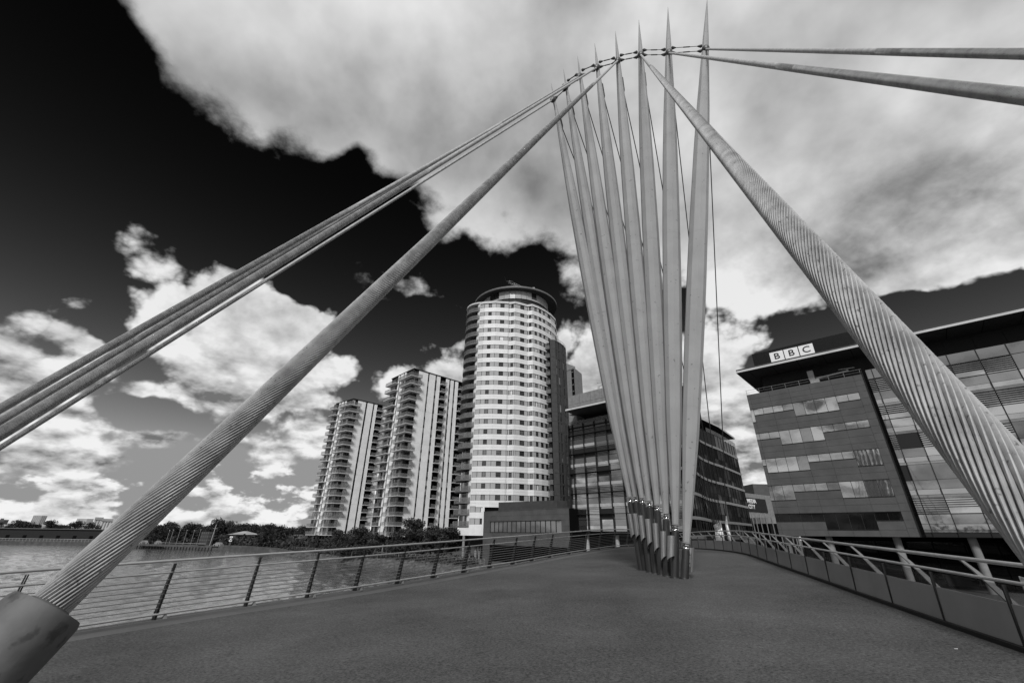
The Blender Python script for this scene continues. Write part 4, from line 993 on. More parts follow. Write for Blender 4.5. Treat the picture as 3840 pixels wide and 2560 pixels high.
for k, zc in enumerate(ZR):
    for a0, a1, kd in PC:
        if k > 20 and a0 > -3.3: continue
        fc, s0 = onface((a0+a1)/2)
        if not fc: continue
        s0 = max(.0, s_at(fc, a0)[0]); s1 = min(fc.len, s_at(fc, a1)[0])
        if kd == 'w':
            m_ = r.choice([G_dark, G_dark, G_dark, G_dark, G_mid, G_mid, M_blind if r.random() < .5 else G_sky2])
            if s1-s0 < 3.4: fc.piece('window', wt, s0, s1, -.16, -.08, zc-BH+.04, zc+BH-.04, m_)
            fr_ = MB(); fc.mb(fr_, s0, s0+.065, -.1, .02, zc-BH, zc+BH); fc.mb(fr_, s1-.065, s1, -.1, .02, zc-BH, zc+BH); fc.mb(fr_, s0, s1, -.1, .02, zc+BH-.12, zc+BH-.04); fr_.build('window_frame', M_dark, wt)
        else:
            fc.piece('spandrel', wt, s0, s1, -.1, -.03 if kd == 's' else -.01, zc-BH+.05, zc+BH-.05, M_span if kd == 's' else M_lconc)
    # white band below this window band, one piece per facet, with joint lines
    ztop_b = zc-BH; zbot = (ZR[k+1]+BH) if k < 22 else 1.55
    for i, fc in enumerate(faces):
        if i >= 1 and k >= 21: continue
        if k == 20 and i >= 1: zb = zbot-.2
        else: zb = zbot
        e = .0
        b = MB(); h = ztop_b-zb
        if k < 21:
            fc.mb(b, 0, fc.len, -.16, .05, zb+h*.52+.012, ztop_b, M_white); fc.mb(b, 0, fc.len, -.16, .05, zb, zb+h*.52-.012, M_white)
        else: fc.mb(b, 0, fc.len, -.16, .05, zb, ztop_b, M_white)
        b.build('white_band', M_white, wt)
        b = MB(); fc.mb(b, 0, fc.len, -.12, .03, ztop_b, ztop_b+.05); fc.mb(b, 0, fc.len, -.12, .03, zb-.05, zb); b.build('band_trim', M_dark, wt)
# lower left white return beside the podium
f2 = faces[1]; sW = s_at(f2, -3.2)[0]; sP = s_at(f2, -3.45)[0]
b = MB(); f2.mb(b, sP, sW, -.14, .045, 1.55, ZR[20]-BH-1.2)
for z0, z1 in ((1.55, ZR[22]-BH), (ZR[22]+BH, ZR[21]-BH), (ZR[21]+BH, ZR[20]-BH-1.2)): f2.mb(b, 0, sP-.01, -.14, .045, z0, z1)
b.build('white_wall', M_white, wt)
fcn = MB(); FA = Face(FP[0]+Vector((-.8, .9, 0)), FP[0]); FA.mb(fcn, 0, FA.len, -.1, .02, 1.55, 68.4); fcn.build('white_edge', M_white, wt)
b = MB(); b.prism([FP[0]+Vector((-2.7, 1.2, 0)), FP[0], FP[0]+Vector((0, 2, 0)), FP[0]+Vector((-2.7, 3, 0))], 1.55, 3.3, M_white); b.build('white_wall', M_white, wt)
# parapet with planting, recessed glazed crown storey and the disc roof
b = MB()
for fc in faces: fc.mb(b, 0, fc.len, -.3, .12, 68.0, 68.75)
b.build('parapet', M_slab, wt)
def arc(rad_, n, c=(1.6, 127.2), sx=1.0, sy=1.0): return [Vector((c[0]+sin(2*pi*i/n)*rad_*sx, c[1]-cos(2*pi*i/n)*rad_*sy, 0)) for i in range(n)]
cr = arc(1, 40, (.9, 128.6), 11.9, 12.3)
b = MB(); b.prism([Vector((.9, 128.6, 0))+(p-Vector((.9, 128.6, 0)))*.98 for p in cr], 68.2, 74.3, M_dark); b.build('crown_core', M_dark, wt)
for i in range(-11, 13):
    fc = Face(cr[i % 40], cr[(i+1) % 40])
    m_ = G_dark if i in (-5, -4, 3, 8) else M_span
    fc.piece('crown_pane', wt, .05, fc.len-.05, -.1, 0, 71.95, 74.15, m_)
    fc.piece('crown_panel', wt, .05, fc.len-.05, -.1, 0, 71.35, 71.9, M_span)
    fc.piece('crown_pane', wt, .05, fc.len-.05, -.6, -.5, 69.0, 71.1, G_sky if i in (-2, -1) else G_mid)
b = MB(); dc = arc(1, 56, (1.1, 128.4), 14.4, 13.7); b.prism(dc, 74.2, 74.4, M_brick); b.prism([Vector((1.1, 128.4, 0))+(p-Vector((1.1, 128.4, 0)))*1.01 for p in dc], 74.4, 74.95, M_slabd); b.build('disc_roof', M_slabd, wt)
# roof crane lying on the disc
rc = thing('roof_crane', 'long folded crane arm lying on the disc roof of the round tower', 'roof crane', (3, 119, 74.95))
b = MB(); pA, pB = Vector((-1.5, 117.5, 78.3)), Vector((5.8, 119.0, 75.6)); d_ = (pB-pA).normalized(); a_ = d_.cross(Vector((0, 0, 1))).normalized(); c_ = a_.cross(d_)
def lat(p, q, w):
    for x, y in ((-w, -w), (w, -w), (w, w), (-w, w)): b.tube([p+a_*x+c_*y, q+a_*x+c_*y], .07, 4)
    n = 9
    for i in range(n): 
        u0, u1 = p.lerp(q, i/n), p.lerp(q, (i+1)/n); b.tube([u0+a_*w+c_*w, u1+a_*w-c_*w], .05, 4); b.tube([u0-a_*w-c_*w, u1-a_*w+c_*w], .05, 4)
lat(pA, pB, .34); b.build('jib', M_lconc, rc)
b = MB(); b.hexa([Vector((5.6, 118, 75.0)), Vector((7.3, 118, 75.0)), Vector((7.3, 119.4, 75.0)), Vector((5.6, 119.4, 75.0))], [Vector((5.6, 118, 76.5)), Vector((7.3, 118, 76.7)), Vector((7.3, 119.4, 76.7)), Vector((5.6, 119.4, 76.5))]); b.build('counterweight', M_lconc, rc)
b = MB()
for i in range(4): b.tube([pA+Vector((i*.55-.4, -.3, -.3)), pA+Vector((i*.55-.4, .4, .4))], .28, 7)
b.tube([pA, pA+Vector((-1.0, 0, .5)), pA+Vector((-1.1, 0, 1.6)), pA+Vector((-1.5, 0, 2.2))], .05, 4); b.build('hook_block', M_dark, rc)
# rooftop planting seen as a ragged fringe
# curved balconies on the left side
bw = [Vector((p[0], p[1], 0)) for p in [(-10.3, 115.6), (-11.6, 116.8), (-12.9, 118.8), (-13.6, 121.5)]]
bo = [Vector((p[0], p[1], 0)) for p in [(-10.15, 114.9), (-11.5, 115.35), (-12.8, 116.0), (-13.9, 117.0), (-14.6, 118.2), (-15.0, 119.8), (-15.1, 122.0)]]
for k, zc in enumerate(ZR):
    z = zc-1.02
    b = MB(); b.prism(bo+[Vector((-13.4, 122, 0)), Vector((-12.7, 119, 0)), Vector((-10.3, 116, 0))], z-.38, z+.02, M_slabd); sl = b.build('balcony', M_slabd, wt, False)
    b = MB()
    for a, c in zip(bo, bo[1:]): fc = Face(c, a); fc.mb(b, 0, fc.len, -.05, -.02, z+.05, z+1.1)
    b.build('balcony_glass', M_railglass, sl)
    for i in range(3):
        fc = Face(bw[i+1], bw[i]); n = 2
        for q in range(n): fc.piece('window', wt, fc.len*q/n+.06, fc.len*(q+1)/n-.06, -.1, .0, z+.1, z+2.35, r.choice([G_dark, G_dark, G_mid, G_sky2]))
b = MB(); b.prism(bo+[Vector((-13.4, 124, 0)), Vector((-10.3, 117, 0))], 68.5, 68.95, M_slab); b.build('parapet', M_slab, wt)
# columns under the white corner
for i, (x, y) in enumerate([(-11.4, 115.7), (-9.9, 117.6), (-8.3, 115.6), (-6.9, 118), (-11.8, 120), (-7.4, 115.5)]):
    b = MB(); b.tube([(x, y, ZQ), (x, y, 1.55)], .34 if i % 2 == 0 else .22, 10); b.build('column', M_conc, wt, True)
# ---- dark brick wing on the right of the round tower
bw_ = thing('brick_wing', 'dark brick apartment wing with paired windows attached to the round white tower', 'building', (13, 117, ZQ))
WP = [Vector((p[0], p[1], 0)) for p in [(11.75, 116.5), (13.3, 116.85), (15.2, 119.1), (16.6, 121.2), (17.4, 123.3), (18.0, 127)]]
b = MB(); b.prism([p+Vector((-.2, .25, 0)) for p in WP]+[Vector((17, 134, 0)), Vector((11.75, 134, 0))], ZQ, 56.6, M_black); b.build('core_wall', M_black, bw_)
wf = [Face(WP[i], WP[i+1]) for i in range(len(WP)-1)]
wins = {0: [], 1: [(.3, .85), (1.5, 2.35)], 2: [(1.4, 2.1)], 3: [(.5, 1.1)], 4: []}
for k in range(21):
    z0 = 56.7-2.83*(k+1); z1 = z0+2.83
    if z1 < 7: break
    for i, fc in enumerate(wf):
        xsx = [0]
        for a, c in wins[i]: xsx += [a, c]
        xsx.append(fc.len)
        for q in range(0, len(xsx), 2): fc.piece('brick_pier', bw_, xsx[q], xsx[q+1], -.25, 0, z0+.02, z1-.02, M_brick)
        for a, c in wins[i]:
            fc.piece('window', bw_, a, c, -.2, -.12, z0+.3, z1-.25, r.choice([G_dark, G_dark, G_mid])); fc.piece('brick_lintel', bw_, a, c, -.2, -.01, z1-.25, z1-.02, M_brick); fc.piece('brick_lintel', bw_, a, c, -.2, -.01, z0+.02, z0+.3, M_brick)
    # recessed balcony box on the left edge of the wing
    fr2 = Face((10.35, 117.6), (11.75, 116.9))
    fr2.piece('balcony', bw_, 0, fr2.len, -.9, .35, z0-.1, z0+.08, M_slabd)
    fr2.piece('balcony_glass', bw_, .05, fr2.len-.05, .28, .32, z0+.1, z0+1.1, M_railglass)
    fr2.piece('window', bw_, 0, fr2.len, -1.1, -1.0, z0+.1, z1-.2, G_dark)
b = MB()
for fc in wf: fc.mb(b, 0, fc.len, -.3, .06, 56.62, 56.95)
b.build('coping', M_slabd, bw_)
b = MB(); rl = [Vector((p.x, p.y, 57.6)) for p in WP[1:]]; b.tube(rl, .05, 5)
for p in rl: b.tube([p, p-Vector((0, 0, .9))], .04, 4)
b.build('roof_rail', M_lconc, bw_)
# ---- stone podium
FPd = Face((-6.2, 111.8), (12.2, 91.9))
pd = thing('podium', 'low dark stone podium building with one long row of windows below the round tower', 'building', (-6.2, 111.8, ZQ))
b = MB(); b.prism([FPd.p(-.3, -.12, 0), FPd.p(27, -.12, 0), FPd.p(27, -16, 0), FPd.p(14, -18, 0), FPd.p(-.3, -2.4, 0)], ZQ, 6.9, M_black); b.build('core_wall', M_black, pd)
def pwall(s0, s1, z0, z1): 
    n = max(1, round((s1-s0)/3.0)); m_ = max(1, round((z1-z0)/1.15))
    for i in range(n):
        for j in range(m_): FPd.piece('stone_panel', pd, s0+(s1-s0)*i/n+.012, s0+(s1-s0)*(i+1)/n-.012, -.12, 0, z0+(z1-z0)*j/m_+.012, z0+(z1-z0)*(j+1)/m_-.012, M_podium)
pwall(-.3, 27, 4.7, 6.92); pwall(-.3, 2.3, 2.3, 4.7); pwall(24.95, 27, 2.3, 4.7); pwall(-.3, 27, -.4, 2.3); pwall(-.3, 2.3, ZQ, -.4); pwall(26.3, 27, ZQ, -.4)
for i in range(15):
    s0 = 2.35+i*1.505; FPd.piece('window', pd, s0+.05, s0+1.45, -.1, -.07, 2.36, 4.55, G_mid)
    FPd.piece('mullion', pd, s0-.05, s0+.05, -.1, .03, 2.3, 4.6, M_dark)
FPd.piece('window_head', pd, 2.3, 24.95, -.1, .06, 4.56, 4.68, M_dark); FPd.piece('window_sill', pd, 2.3, 24.95, -.1, .06, 2.26, 2.36, M_dark)
FPd.piece('coping', pd, -.35, 27, -.4, .05, 6.92, 7.02, M_podium)
for i in range(8): FPd.piece('shopfront_pane', pd, 2.4+i*2.95, 5.2+i*2.95, -2.5, -2.45, ZQ, -.5, G_black)
b = MB(); b.prism([FPd.p(2.9, -2.0, 0), FPd.p(19, -5.5, 0), FPd.p(21, -12, 0), FPd.p(5, -8, 0)], 6.9, 9.1, M_brick); b.build('brick_upstand', M_brick, pd)
# ---- grey slab tower behind
gt = thing('slab_tower', 'plain light grey slab tower with one dark vertical slot rising behind the brick wing', 'building', at_az(9, 172, ZQ))
Fg = Face(at_az(7.0, 176), at_az(9.15, 170)); Fg2 = Face(at_az(9.15, 170), at_az(10.2, 178))
b = MB(); b.prism([Fg.p(0, 0, 0), Fg.p(Fg.len, 0, 0), Fg2.p(Fg2.len, 0, 0), at_az(8.5, 190)], ZQ, 67.8, M_conc); b.build('wall', M_conc, gt)
b = MB(); Fg.mb(b, 0, 4.2, -6, -.5, 67.8, 71.3); b.build('roof_box', M_conc, gt)
b = MB(); Fg.mb(b, Fg.len-1.7, Fg.len-.2, -.1, .05, 20, 67.2, M_black); b.build('slot', M_black, gt)
for i in range(15): Fg.piece('slot_landing', gt, Fg.len-1.6, Fg.len-.5, .02, .1, 66-i*2.9, 66.25-i*2.9, M_grey)
for i in range(28): Fg2.piece('panel_joint', gt, 0, Fg2.len, .0, .015, 67-i*1.6, 67.05-i*1.6, M_grey)
Fg.piece('coping', gt, 0, Fg.len, -.2, .15, 67.5, 67.9, M_grey)

# ------------------------------------------------------------------ trees
def leaf_mat(name, v):
    m = mat(name, v, .7, var=.0, spec=.2); t = m.node_tree; b = t.nodes['Principled BSDF']
    oi = t.nodes.new('ShaderNodeNewGeometry'); mr = t.nodes.new('ShaderNodeMapRange'); mr.inputs[3].default_value = v*.5; mr.inputs[4].default_value = v*1.7
    t.links.new(oi.outputs['Random Per Island'], mr.inputs[0]); cc = t.nodes.new('ShaderNodeCombineColor')
    for i in range(3): t.links.new(mr.outputs[0], cc.inputs[i])
    t.links.new(cc.outputs[0], b.inputs['Base Color']); return m
M_leaf = leaf_mat('dark_foliage', .035); M_leaff = leaf_mat('far_foliage', .026); M_bark = mat('bark', .05, .9, var=.3, scale=4)
def tree_meshes(seed, H, Wd, n, leaf, lean=0.0, poplar=False):
    r = random.Random(seed); tb = MB(); cb = MB()
    tb.tube([(0, 0, -.3), (lean*.1*H, 0, H*.3), (lean*.3*H, 0, H*.65), (lean*.5*H, 0, H*.9)], [H*.022, H*.018, H*.010, .01], 7)
    clumps = []
    for i in range(16 if not poplar else 10):
        t = .22+.75*r.random(); a = r.uniform(0, 2*pi); rr_ = Wd*(.5*(1-abs(t-.5)*1.1)+.06)*r.uniform(.35, 1.0)
        e = Vector((cos(a)*rr_+lean*.5*t*H+lean*r.uniform(.3, 1.2), sin(a)*rr_, H*t)); s = Vector((lean*.3*H*t, 0, H*max(.12, t-.28)))
        tb.tube([s, s.lerp(e, .6)+Vector((0, 0, .1)), e], [H*.007, H*.004, .01], 5, caps=False); clumps.append((e, Wd*r.uniform(.13, .26)))
    for i in range(n):
        c, s = r.choice(clumps); d = Vector((r.gauss(0, 1), r.gauss(0, 1), r.gauss(0, .8))); d = d*min(1, 1.5/d.length); p = c+d*s*.7
        q = r.uniform(.6, 1.4)*leaf; a = Vector((r.gauss(0, 1)+lean*2, r.gauss(0, 1), r.gauss(0, 1)+lean)).normalized(); b2 = a.cross(Vector((r.gauss(0, 1), r.gauss(0, 1), r.gauss(0, 1)))).normalized()
        cb.poly([p-a*q, p+b2*q*.45, p+a*q, p-b2*q*.45])
    return tb, cb
PROT = []
def make_tree(loc, seed, H, Wd, n, leaf, lean, label, group, m):
    tb, cb = tree_meshes(seed, H, Wd, n, leaf, lean); th = thing('tree', label, 'tree', (0, 0, 0), group)
    def mk(bb, name, m_):
        me = bpy.data.meshes.new(name); me.from_pydata([tuple(v) for v in bb.v], [], bb.f); me.materials.append(m_); o = bpy.data.objects.new(name, me); C.objects.link(o); o.parent = th
    mk(tb, 'trunk', M_bark); mk(cb, 'crown', m); th.location = loc; return th
def dup(root, loc, rz, sc, label, group):
    q = root.copy(); C.objects.link(q); q.location = loc; q.rotation_euler = (0, 0, rz); q.scale = sc; q['label'] = label; q['group'] = group
    for ch in list(root.children):
        c = ch.copy(); C.objects.link(c); c.parent = q
    return q
G1 = 'dark wind-blown trees before the apartments'
near_t = [(-20.8, 133, 1.0, 7.6), (-19.9, 131, .8, 6.6), (-19.3, 136, .9, 7.6), (-18.6, 129, 1.0, 8.6), (-18.0, 135, .8, 7.8), (-17.2, 128, .9, 7.4), (-16.3, 127, 1, 6.6), (-14.2, 124, .9, 7.4), (-13.4, 122, .8, 8.6), (-12.6, 121, .8, 11.4), (-11.9, 124, .7, 9.6), (-11.2, 120, .8, 8.6), (-10.3, 118, .8, 7.8), (-9.6, 121, .8, 9.4), (-8.8, 119, .8, 8.6), (-8.0, 118, 1, 8.8), (-7.1, 122, .8, 7.8)]
where = ['leftmost dark tree, at the foot of the shorter tower', 'small dark tree second from the left before the towers', 'third dark tree from the left before the shorter tower', 'fourth dark tree from the left, rising against the white strips', 'fifth dark tree from the left, below the shorter tower', 'sixth dark tree from the left, between the two towers', 'low dark tree in the gap between the two towers',
         'dark tree at the left corner of the taller tower', 'dark tree below the corner balconies of the taller tower', 'tallest wind-blown tree before the white strips of the taller tower', 'dark tree just right of the tallest wind-blown one', 'dark tree two places right of the tallest one', 'lower dark tree below the middle balconies of the taller tower', 'dark tree below the right strips of the taller tower', 'dark tree near the right end of the row', 'second last dark tree before the round tower', 'last dark tree, beside the columns of the round tower']
PR = [make_tree(at_az(*near_t[i][:2], ZQ), 50+i, 8.0, 4.6, 2300, .26, .30, where[i], G1, M_leaf) for i in range(3)]
for i in range(3): k = near_t[i][3]/8; k *= .78; PR[i].scale = (k, k, k)
for i in range(3, len(near_t)):
    a, D, w, h = near_t[i]; k = h/8; dup(PR[i % 3], at_az(a, D, ZQ), R_.uniform(-.5, .5), (k*w*1.05, k*w*1.05, k*.76), where[i], G1)
G2 = 'trees on the far shore'
PF = [make_tree((0, 0, ZQ), 70+i, 9.0, 8.5, 2200, .42, 0, 'far tree', G2, M_leaff) for i in range(3)]
rt = random.Random(12); cnt = 0
LM = ['beside the flag poles', 'left of the square brick building', 'right of the square brick building', 'behind the pavilion with the white sign', 'right of the hipped pavilion roof', 'left of the shorter apartment tower', 'behind the quay wall', 'behind the long dark shed']
for i in range(78):
    a = -37.5+i*(16.9/63)+rt.uniform(-.12, .12) if i < 64 else -49+(i-64)*.52+rt.uniform(-.2, .2); D = rt.uniform(430, 560) if i > 63 else rt.uniform(262, 330) if a < -28 else rt.uniform(215, 300)
    hgt = rt.uniform(7.5, 11.5)*(1.0 if a < -26 else .95)
    if i in (20, 21): hgt = 13.5
    if 52 < i < 60: hgt *= 1.25
    if i > 63: hgt *= rt.uniform(.9, 1.5)
    hgt *= .74; k = hgt/9; lm = LM[7] if i > 63 else LM[0] if a < -33.5 else LM[1] if a < -31 else LM[2] if a < -29.5 else LM[3] if a < -28 else LM[4] if a < -26 else LM[5]
    lab = 'dark far shore tree %s, one of a dense row' % lm
    if i < 3: q = PF[i]; q.location = at_az(a, D, ZQ); q.scale = (k, k, k); q['label'] = lab; q['group'] = G2+' '+lm
    else: dup(PF[i % 3], at_az(a, D, ZQ), rt.uniform(0, 6), (k*1.1, k*1.1, k), lab, G2+' '+lm)
# low scrub along the far bank and the near bank behind the camera
def scrub(name, n, fn, size, m):
    r = random.Random(5); b = MB()
    for i in range(n):
        p = fn(r); q = size*r.uniform(.5, 1.5); a = Vector((r.gauss(0, 1), r.gauss(0, 1), r.gauss(0, 1))).normalized(); c = a.cross(Vector((r.gauss(0, 1), r.gauss(0, 1), r.gauss(0, 1)))).normalized()
        b.poly([p-a*q, p+c*q*.5, p+a*q, p-c*q*.5])
    o = b.build(name, m); o['kind'] = 'stuff'; return o
def fn1(r):
    a = r.uniform(-37, -20.5); j = max(q for q in range(len(SH)) if SH[q][0] <= a); t = (a-SH[j][0])/(SH[j+1][0]-SH[j][0]); D = SH[j][1]+(SH[j+1][1]-SH[j][1])*t
    return at_az(a, D+r.uniform(3, 60), ZQ+abs(r.gauss(0, 1.6)))
scrub('bushes', 9000, fn1, .7, M_leaff)
def fn2(r):
    a = r.uniform(-25.5, -3.8); j = max(q for q in range(len(SH)) if SH[q][0] <= a); t = (a-SH[j][0])/(SH[j+1][0]-SH[j][0]); D = SH[j][1]+(SH[j+1][1]-SH[j][1])*t
    return at_az(a, D+r.uniform(-1.5, 9), ZQ+abs(r.gauss(0, .45)))
scrub('bank_plants', 6000, fn2, .28, M_leaf)
def fn3(r):
    x = r.uniform(-60, 90); return Vector((x, -58-r.uniform(0, 12), ZQ+1+abs(r.gauss(0, 3.4))))
scrub('woodland', 9000, fn3, .9, M_leaff)

# ------------------------------------------------------------------ far shore skyline, left
M_far = mat('hazy_concrete', .30, .9, var=.15, scale=.1); M_fard = mat('hazy_dark_wall', .10, .9, var=.3, scale=.1); M_farl = mat('pale_silo_concrete', .42, .9, var=.12, scale=.15)
def zt_(px, py, D): d = ray(px, py); return EYE + D*d.z/math.hypot(d.x, d.y)
def az_(px, py): d = ray(px, py); return math.degrees(math.atan2(d.x, d.y))
def far_block(name, label, x0, x1, ytop, ybot, D, m, cat='building', wrows=0, wcols=0, roofbox=False, ratio=.6):
    """a plain block whose front spans the two photo columns; z from the top row"""
    a0, a1 = az_(x0, ybot), az_(x1, ybot); zt = zt_((x0+x1)/2, ytop, D)
    th = thing(name, label, cat, at_az((a0+a1)/2, D, ZQ)); p0, p1 = at_az(a0, D), at_az(a1, D)
    fs = Face(p0, p0.lerp(p1, ratio)+at_az((a0+a1)/2, -1)*(p1-p0).length*.12); f2 = Face(fs.p(fs.len, 0, 0), p1)
    b = MB(); bk = at_az((a0+a1)/2, 1)*(p1-p0).length*.6
    b.prism([fs.p(0, 0, 0), fs.p(fs.len, 0, 0), p1, p1+bk, p0+bk], ZQ, zt); b.build('wall', m, th)
    if wrows:
        for fc, nc in ((fs, wcols), (f2, max(1, int(wcols*.6)))):
            for i in range(wrows):
                z1 = zt-(zt-ZQ)*.06-(zt-ZQ)*.8*i/wrows; hh_ = (zt-ZQ)*.8/wrows*.42
                for j in range(nc): fc.piece('window', th, fc.len*(j+.2)/nc, fc.len*(j+.8)/nc, -.1, .1, z1-hh_, z1, M_fard)
    if roofbox:
        b = MB(); fs.mb(b, fs.len*.35, fs.len*.75, -(p1-p0).length*.4, -.5, zt, zt+(zt-ZQ)*.1); b.build('roof_box', m, th)
    return th
far_block('apartment_block', 'far hazy high-rise cut by the left edge of the picture', -30, 14, 1947, 1990, 900, M_fard, wrows=8, wcols=4, roofbox=True)
far_block('apartment_block', 'squat far block just right of the left edge, beside a white storage tank', 14, 36, 1961, 1992, 860, M_fard, wrows=5, wcols=4)
far_block('apartment_block', 'far dark block with a wide flat roof, left of the pale slab tower', 52, 90, 1952, 1978, 900, M_fard, wrows=6, wcols=5)
far_block('office_tower', 'pale far slab tower, the tallest on the left skyline', 106, 160, 1931, 1975, 1300, M_farl, wrows=12, wcols=5, ratio=.6)
far_block('apartment_block', 'far dark high-rise directly right of the pale slab tower', 152, 190, 1955, 1982, 900, M_fard, wrows=8, wcols=5, roofbox=True)
far_block('warehouse', 'long low far building between the tower cluster and the mill', 188, 262, 1968, 1988, 800, M_fard, wrows=2, wcols=9)
ml = far_block('flour_mill', 'pale tall old mill building with dark patches beside the silos', 270, 334, 1943, 1990, 620, M_farl, wrows=0)
far_block('mill_annex', 'lower pale annex leaning against the tall mill', 290, 336, 1959, 1996, 600, M_farl, wrows=4, wcols=3)
def silos(label, xs0, xs1, ytop, D, n, top):
    th = thing('grain_silo', label, 'silo', at_az(az_((xs0+xs1)/2, 2000), D, ZQ))
    for i in range(n):
        x = xs0+(xs1-xs0)*(i+.5)/n; p = at_az(az_(x, 2000), D); w = 2*pi*D*abs(az_(xs1, 2000)-az_(xs0, 2000))/360/n
        b = MB(); b.tube([(p.x, p.y, ZQ), (p.x, p.y, zt_(x, ytop, D))], w/2, 12); b.build('silo_tube', M_farl, th, True)
    a0, a1 = at_az(az_(xs0, 2000), D), at_az(az_(xs1, 2000), D); fc = Face(a0, a1)
    b = MB(); z = zt_((xs0+xs1)/2, ytop, D); fc.mb(b, 0, fc.len, -8, 1.5, z, z+2.2); b.build('silo_head', M_far, th)
silos('taller group of pale grain silo tubes right of the mill', 333, 366, 1947, 610, 3, 0)
silos('shorter fluted group of pale grain silo tubes half hidden by the cable', 362, 405, 1953, 590, 4, 0)
for x, lab in ((5, 'white round storage tank at the left edge of the far shore'), (132, 'left one of two white round storage tanks'), (150, 'right one of two white round storage tanks')):
    th = thing('storage_tank', lab, 'tank', at_az(az_(x, 1990), 620, ZQ)); p = at_az(az_(x, 1990), 620)
    b = MB(); b.tube([(p.x, p.y, ZQ), (p.x, p.y, zt_(x, 1970, 620)), (p.x, p.y, zt_(x, 1967, 620))], [4.2, 4.2, 1.0], 16); b.build('shell', M_farl, th, True); b = MB(); b.tube([(p.x, p.y, zt_(x, 1967, 620)), (p.x, p.y, zt_(x, 1966, 620)+.6)], .9, 10); b.build('vent_cap', M_far, th)
# long dark sheds on the quay at the left
sh_ = thing('quay_shed', 'very long low dark shed along the left far quay', 'shed', at_az(-45, 400, ZQ))
fc = Face(at_az(-49.5, 400), at_az(-40.2, 352)); b = MB(); b.prism([fc.p(0, 0, 0), fc.p(fc.len, 0, 0), fc.p(fc.len, -30, 0), fc.p(0, -30, 0)], ZQ, 1.6); b.build('wall', M_dark, sh_)
b = MB(); fc.mb(b, 0, fc.len, -30, .8, 1.6, 2.0); b.build('roof', M_fard, sh_)
for i in range(9): fc.piece('door', sh_, fc.len*(i+.2)/9, fc.len*(i+.42)/9, -.1, .1, ZQ, -1.6, M_black)
pm = thing('quay_railing', 'pale thin railing on top of the left far quay wall', 'railing', at_az(-45, 326, ZQ))
fc = Face(at_az(-48.5, 343), at_az(-40, 292)); b = MB(); b.tube([fc.p(0, 0, ZQ+1.1), fc.p(fc.len, 0, ZQ+1.1)], .09, 4); b.build('rail', M_far, pm)
for i in range(40): b = MB(); b.tube([fc.p(fc.len*i/39, 0, ZQ), fc.p(fc.len*i/39, 0, ZQ+1.1)], .08, 4); b.build('post', M_far, pm)
# far ridge on the horizon
b = MB(); rk = random.Random(2); pts = []
for i in range(61):
    a = -60+i*1.2; pts.append((a, 5+9*(.5+.5*sin(i*.31+1))*(.6+.4*sin(i*.13))+rk.uniform(-1, 1)))
for (a0, h0), (a1, h1) in zip(pts, pts[1:]): b.poly([at_az(a0, 4300, ZQ), at_az(a1, 4300, ZQ), at_az(a1, 4500, ZQ+h1*3.2), at_az(a0, 4500, ZQ+h0*3.2)])
struct(b.build('hills', mat('hazy_hills', .22, 1)))
# square brick building, pavilion, sheds and poles on the far shore
D = 245
bq = far_block('brick_building', 'square dark brick building on the far quay behind the trees', 744, 796, 1992, 2035, D, M_brick, wrows=3, wcols=4)
pv = thing('pavilion', 'low pavilion with a pale hipped roof on the far shore', 'building', at_az(az_(882, 2000), 250, ZQ))
fc = Face(at_az(az_(852, 2005), 252), at_az(az_(916, 2005), 246)); b = MB(); fc.mb(b, 1, fc.len-1, -9, -1, ZQ, .9); b.build('wall', M_brick, pv)
b = MB(); z0 = zt_(884, 2003, 250); z1 = zt_(884, 1990, 250); e = [fc.p(0, 0, z0), fc.p(fc.len, 0, z0), fc.p(fc.len, -11, z0), fc.p(0, -11, z0)]; rg = [fc.p(fc.len*.38, -5.5, z1), fc.p(fc.len*.62, -5.5, z1)]
b.poly([e[0], e[1], rg[1], rg[0]]); b.poly([e[1], e[2], rg[1]]); b.poly([e[2], e[3], rg[0], rg[1]]); b.poly([e[3], e[0], rg[0]]); b.poly(e); b.build('hipped_roof', M_far, pv)
ws = thing('white_sign', 'small square white sign with a black ring below the hipped roof', 'sign', at_az(az_(867, 2019), 238, ZQ))
fc = Face(at_az(az_(861, 2019), 238), at_az(az_(872, 2019), 237.5)); zs_ = zt_(866, 2019, 238); b = MB(); fc.mb(b, 0, fc.len, 0, .15, zs_-1.0, zs_+1.0); b.build('board', M_tile, ws)
b = MB(); cc_ = fc.p(fc.len/2, .2, zs_); b.tube([cc_+(fc.e*cos(t)+Vector((0, 0, 1))*sin(t))*.5 for t in [2*pi*i/14 for i in range(15)]], .15, 5); b.build('ring', M_dark, ws)
b = MB(); b.tube([fc.p(.4, 0, ZQ), fc.p(.4, 0, zs_-1)], .08, 5); b.tube([fc.p(fc.len-.4, 0, ZQ), fc.p(fc.len-.4, 0, zs_-1)], .08, 5); b.build('leg', M_grey, ws)
far_block('shed', 'low flat roofed shed behind the far trees, right of the pavilion', 1010, 1046, 2003, 2024, 236, M_fard, wrows=0)
far_block('shed', 'long low pale roofed shed beside the shorter apartment tower', 1098, 1152, 2003, 2016, 205, M_fard, wrows=0)
pn = ['first', 'second', 'third', 'fourth', 'fifth', 'sixth']
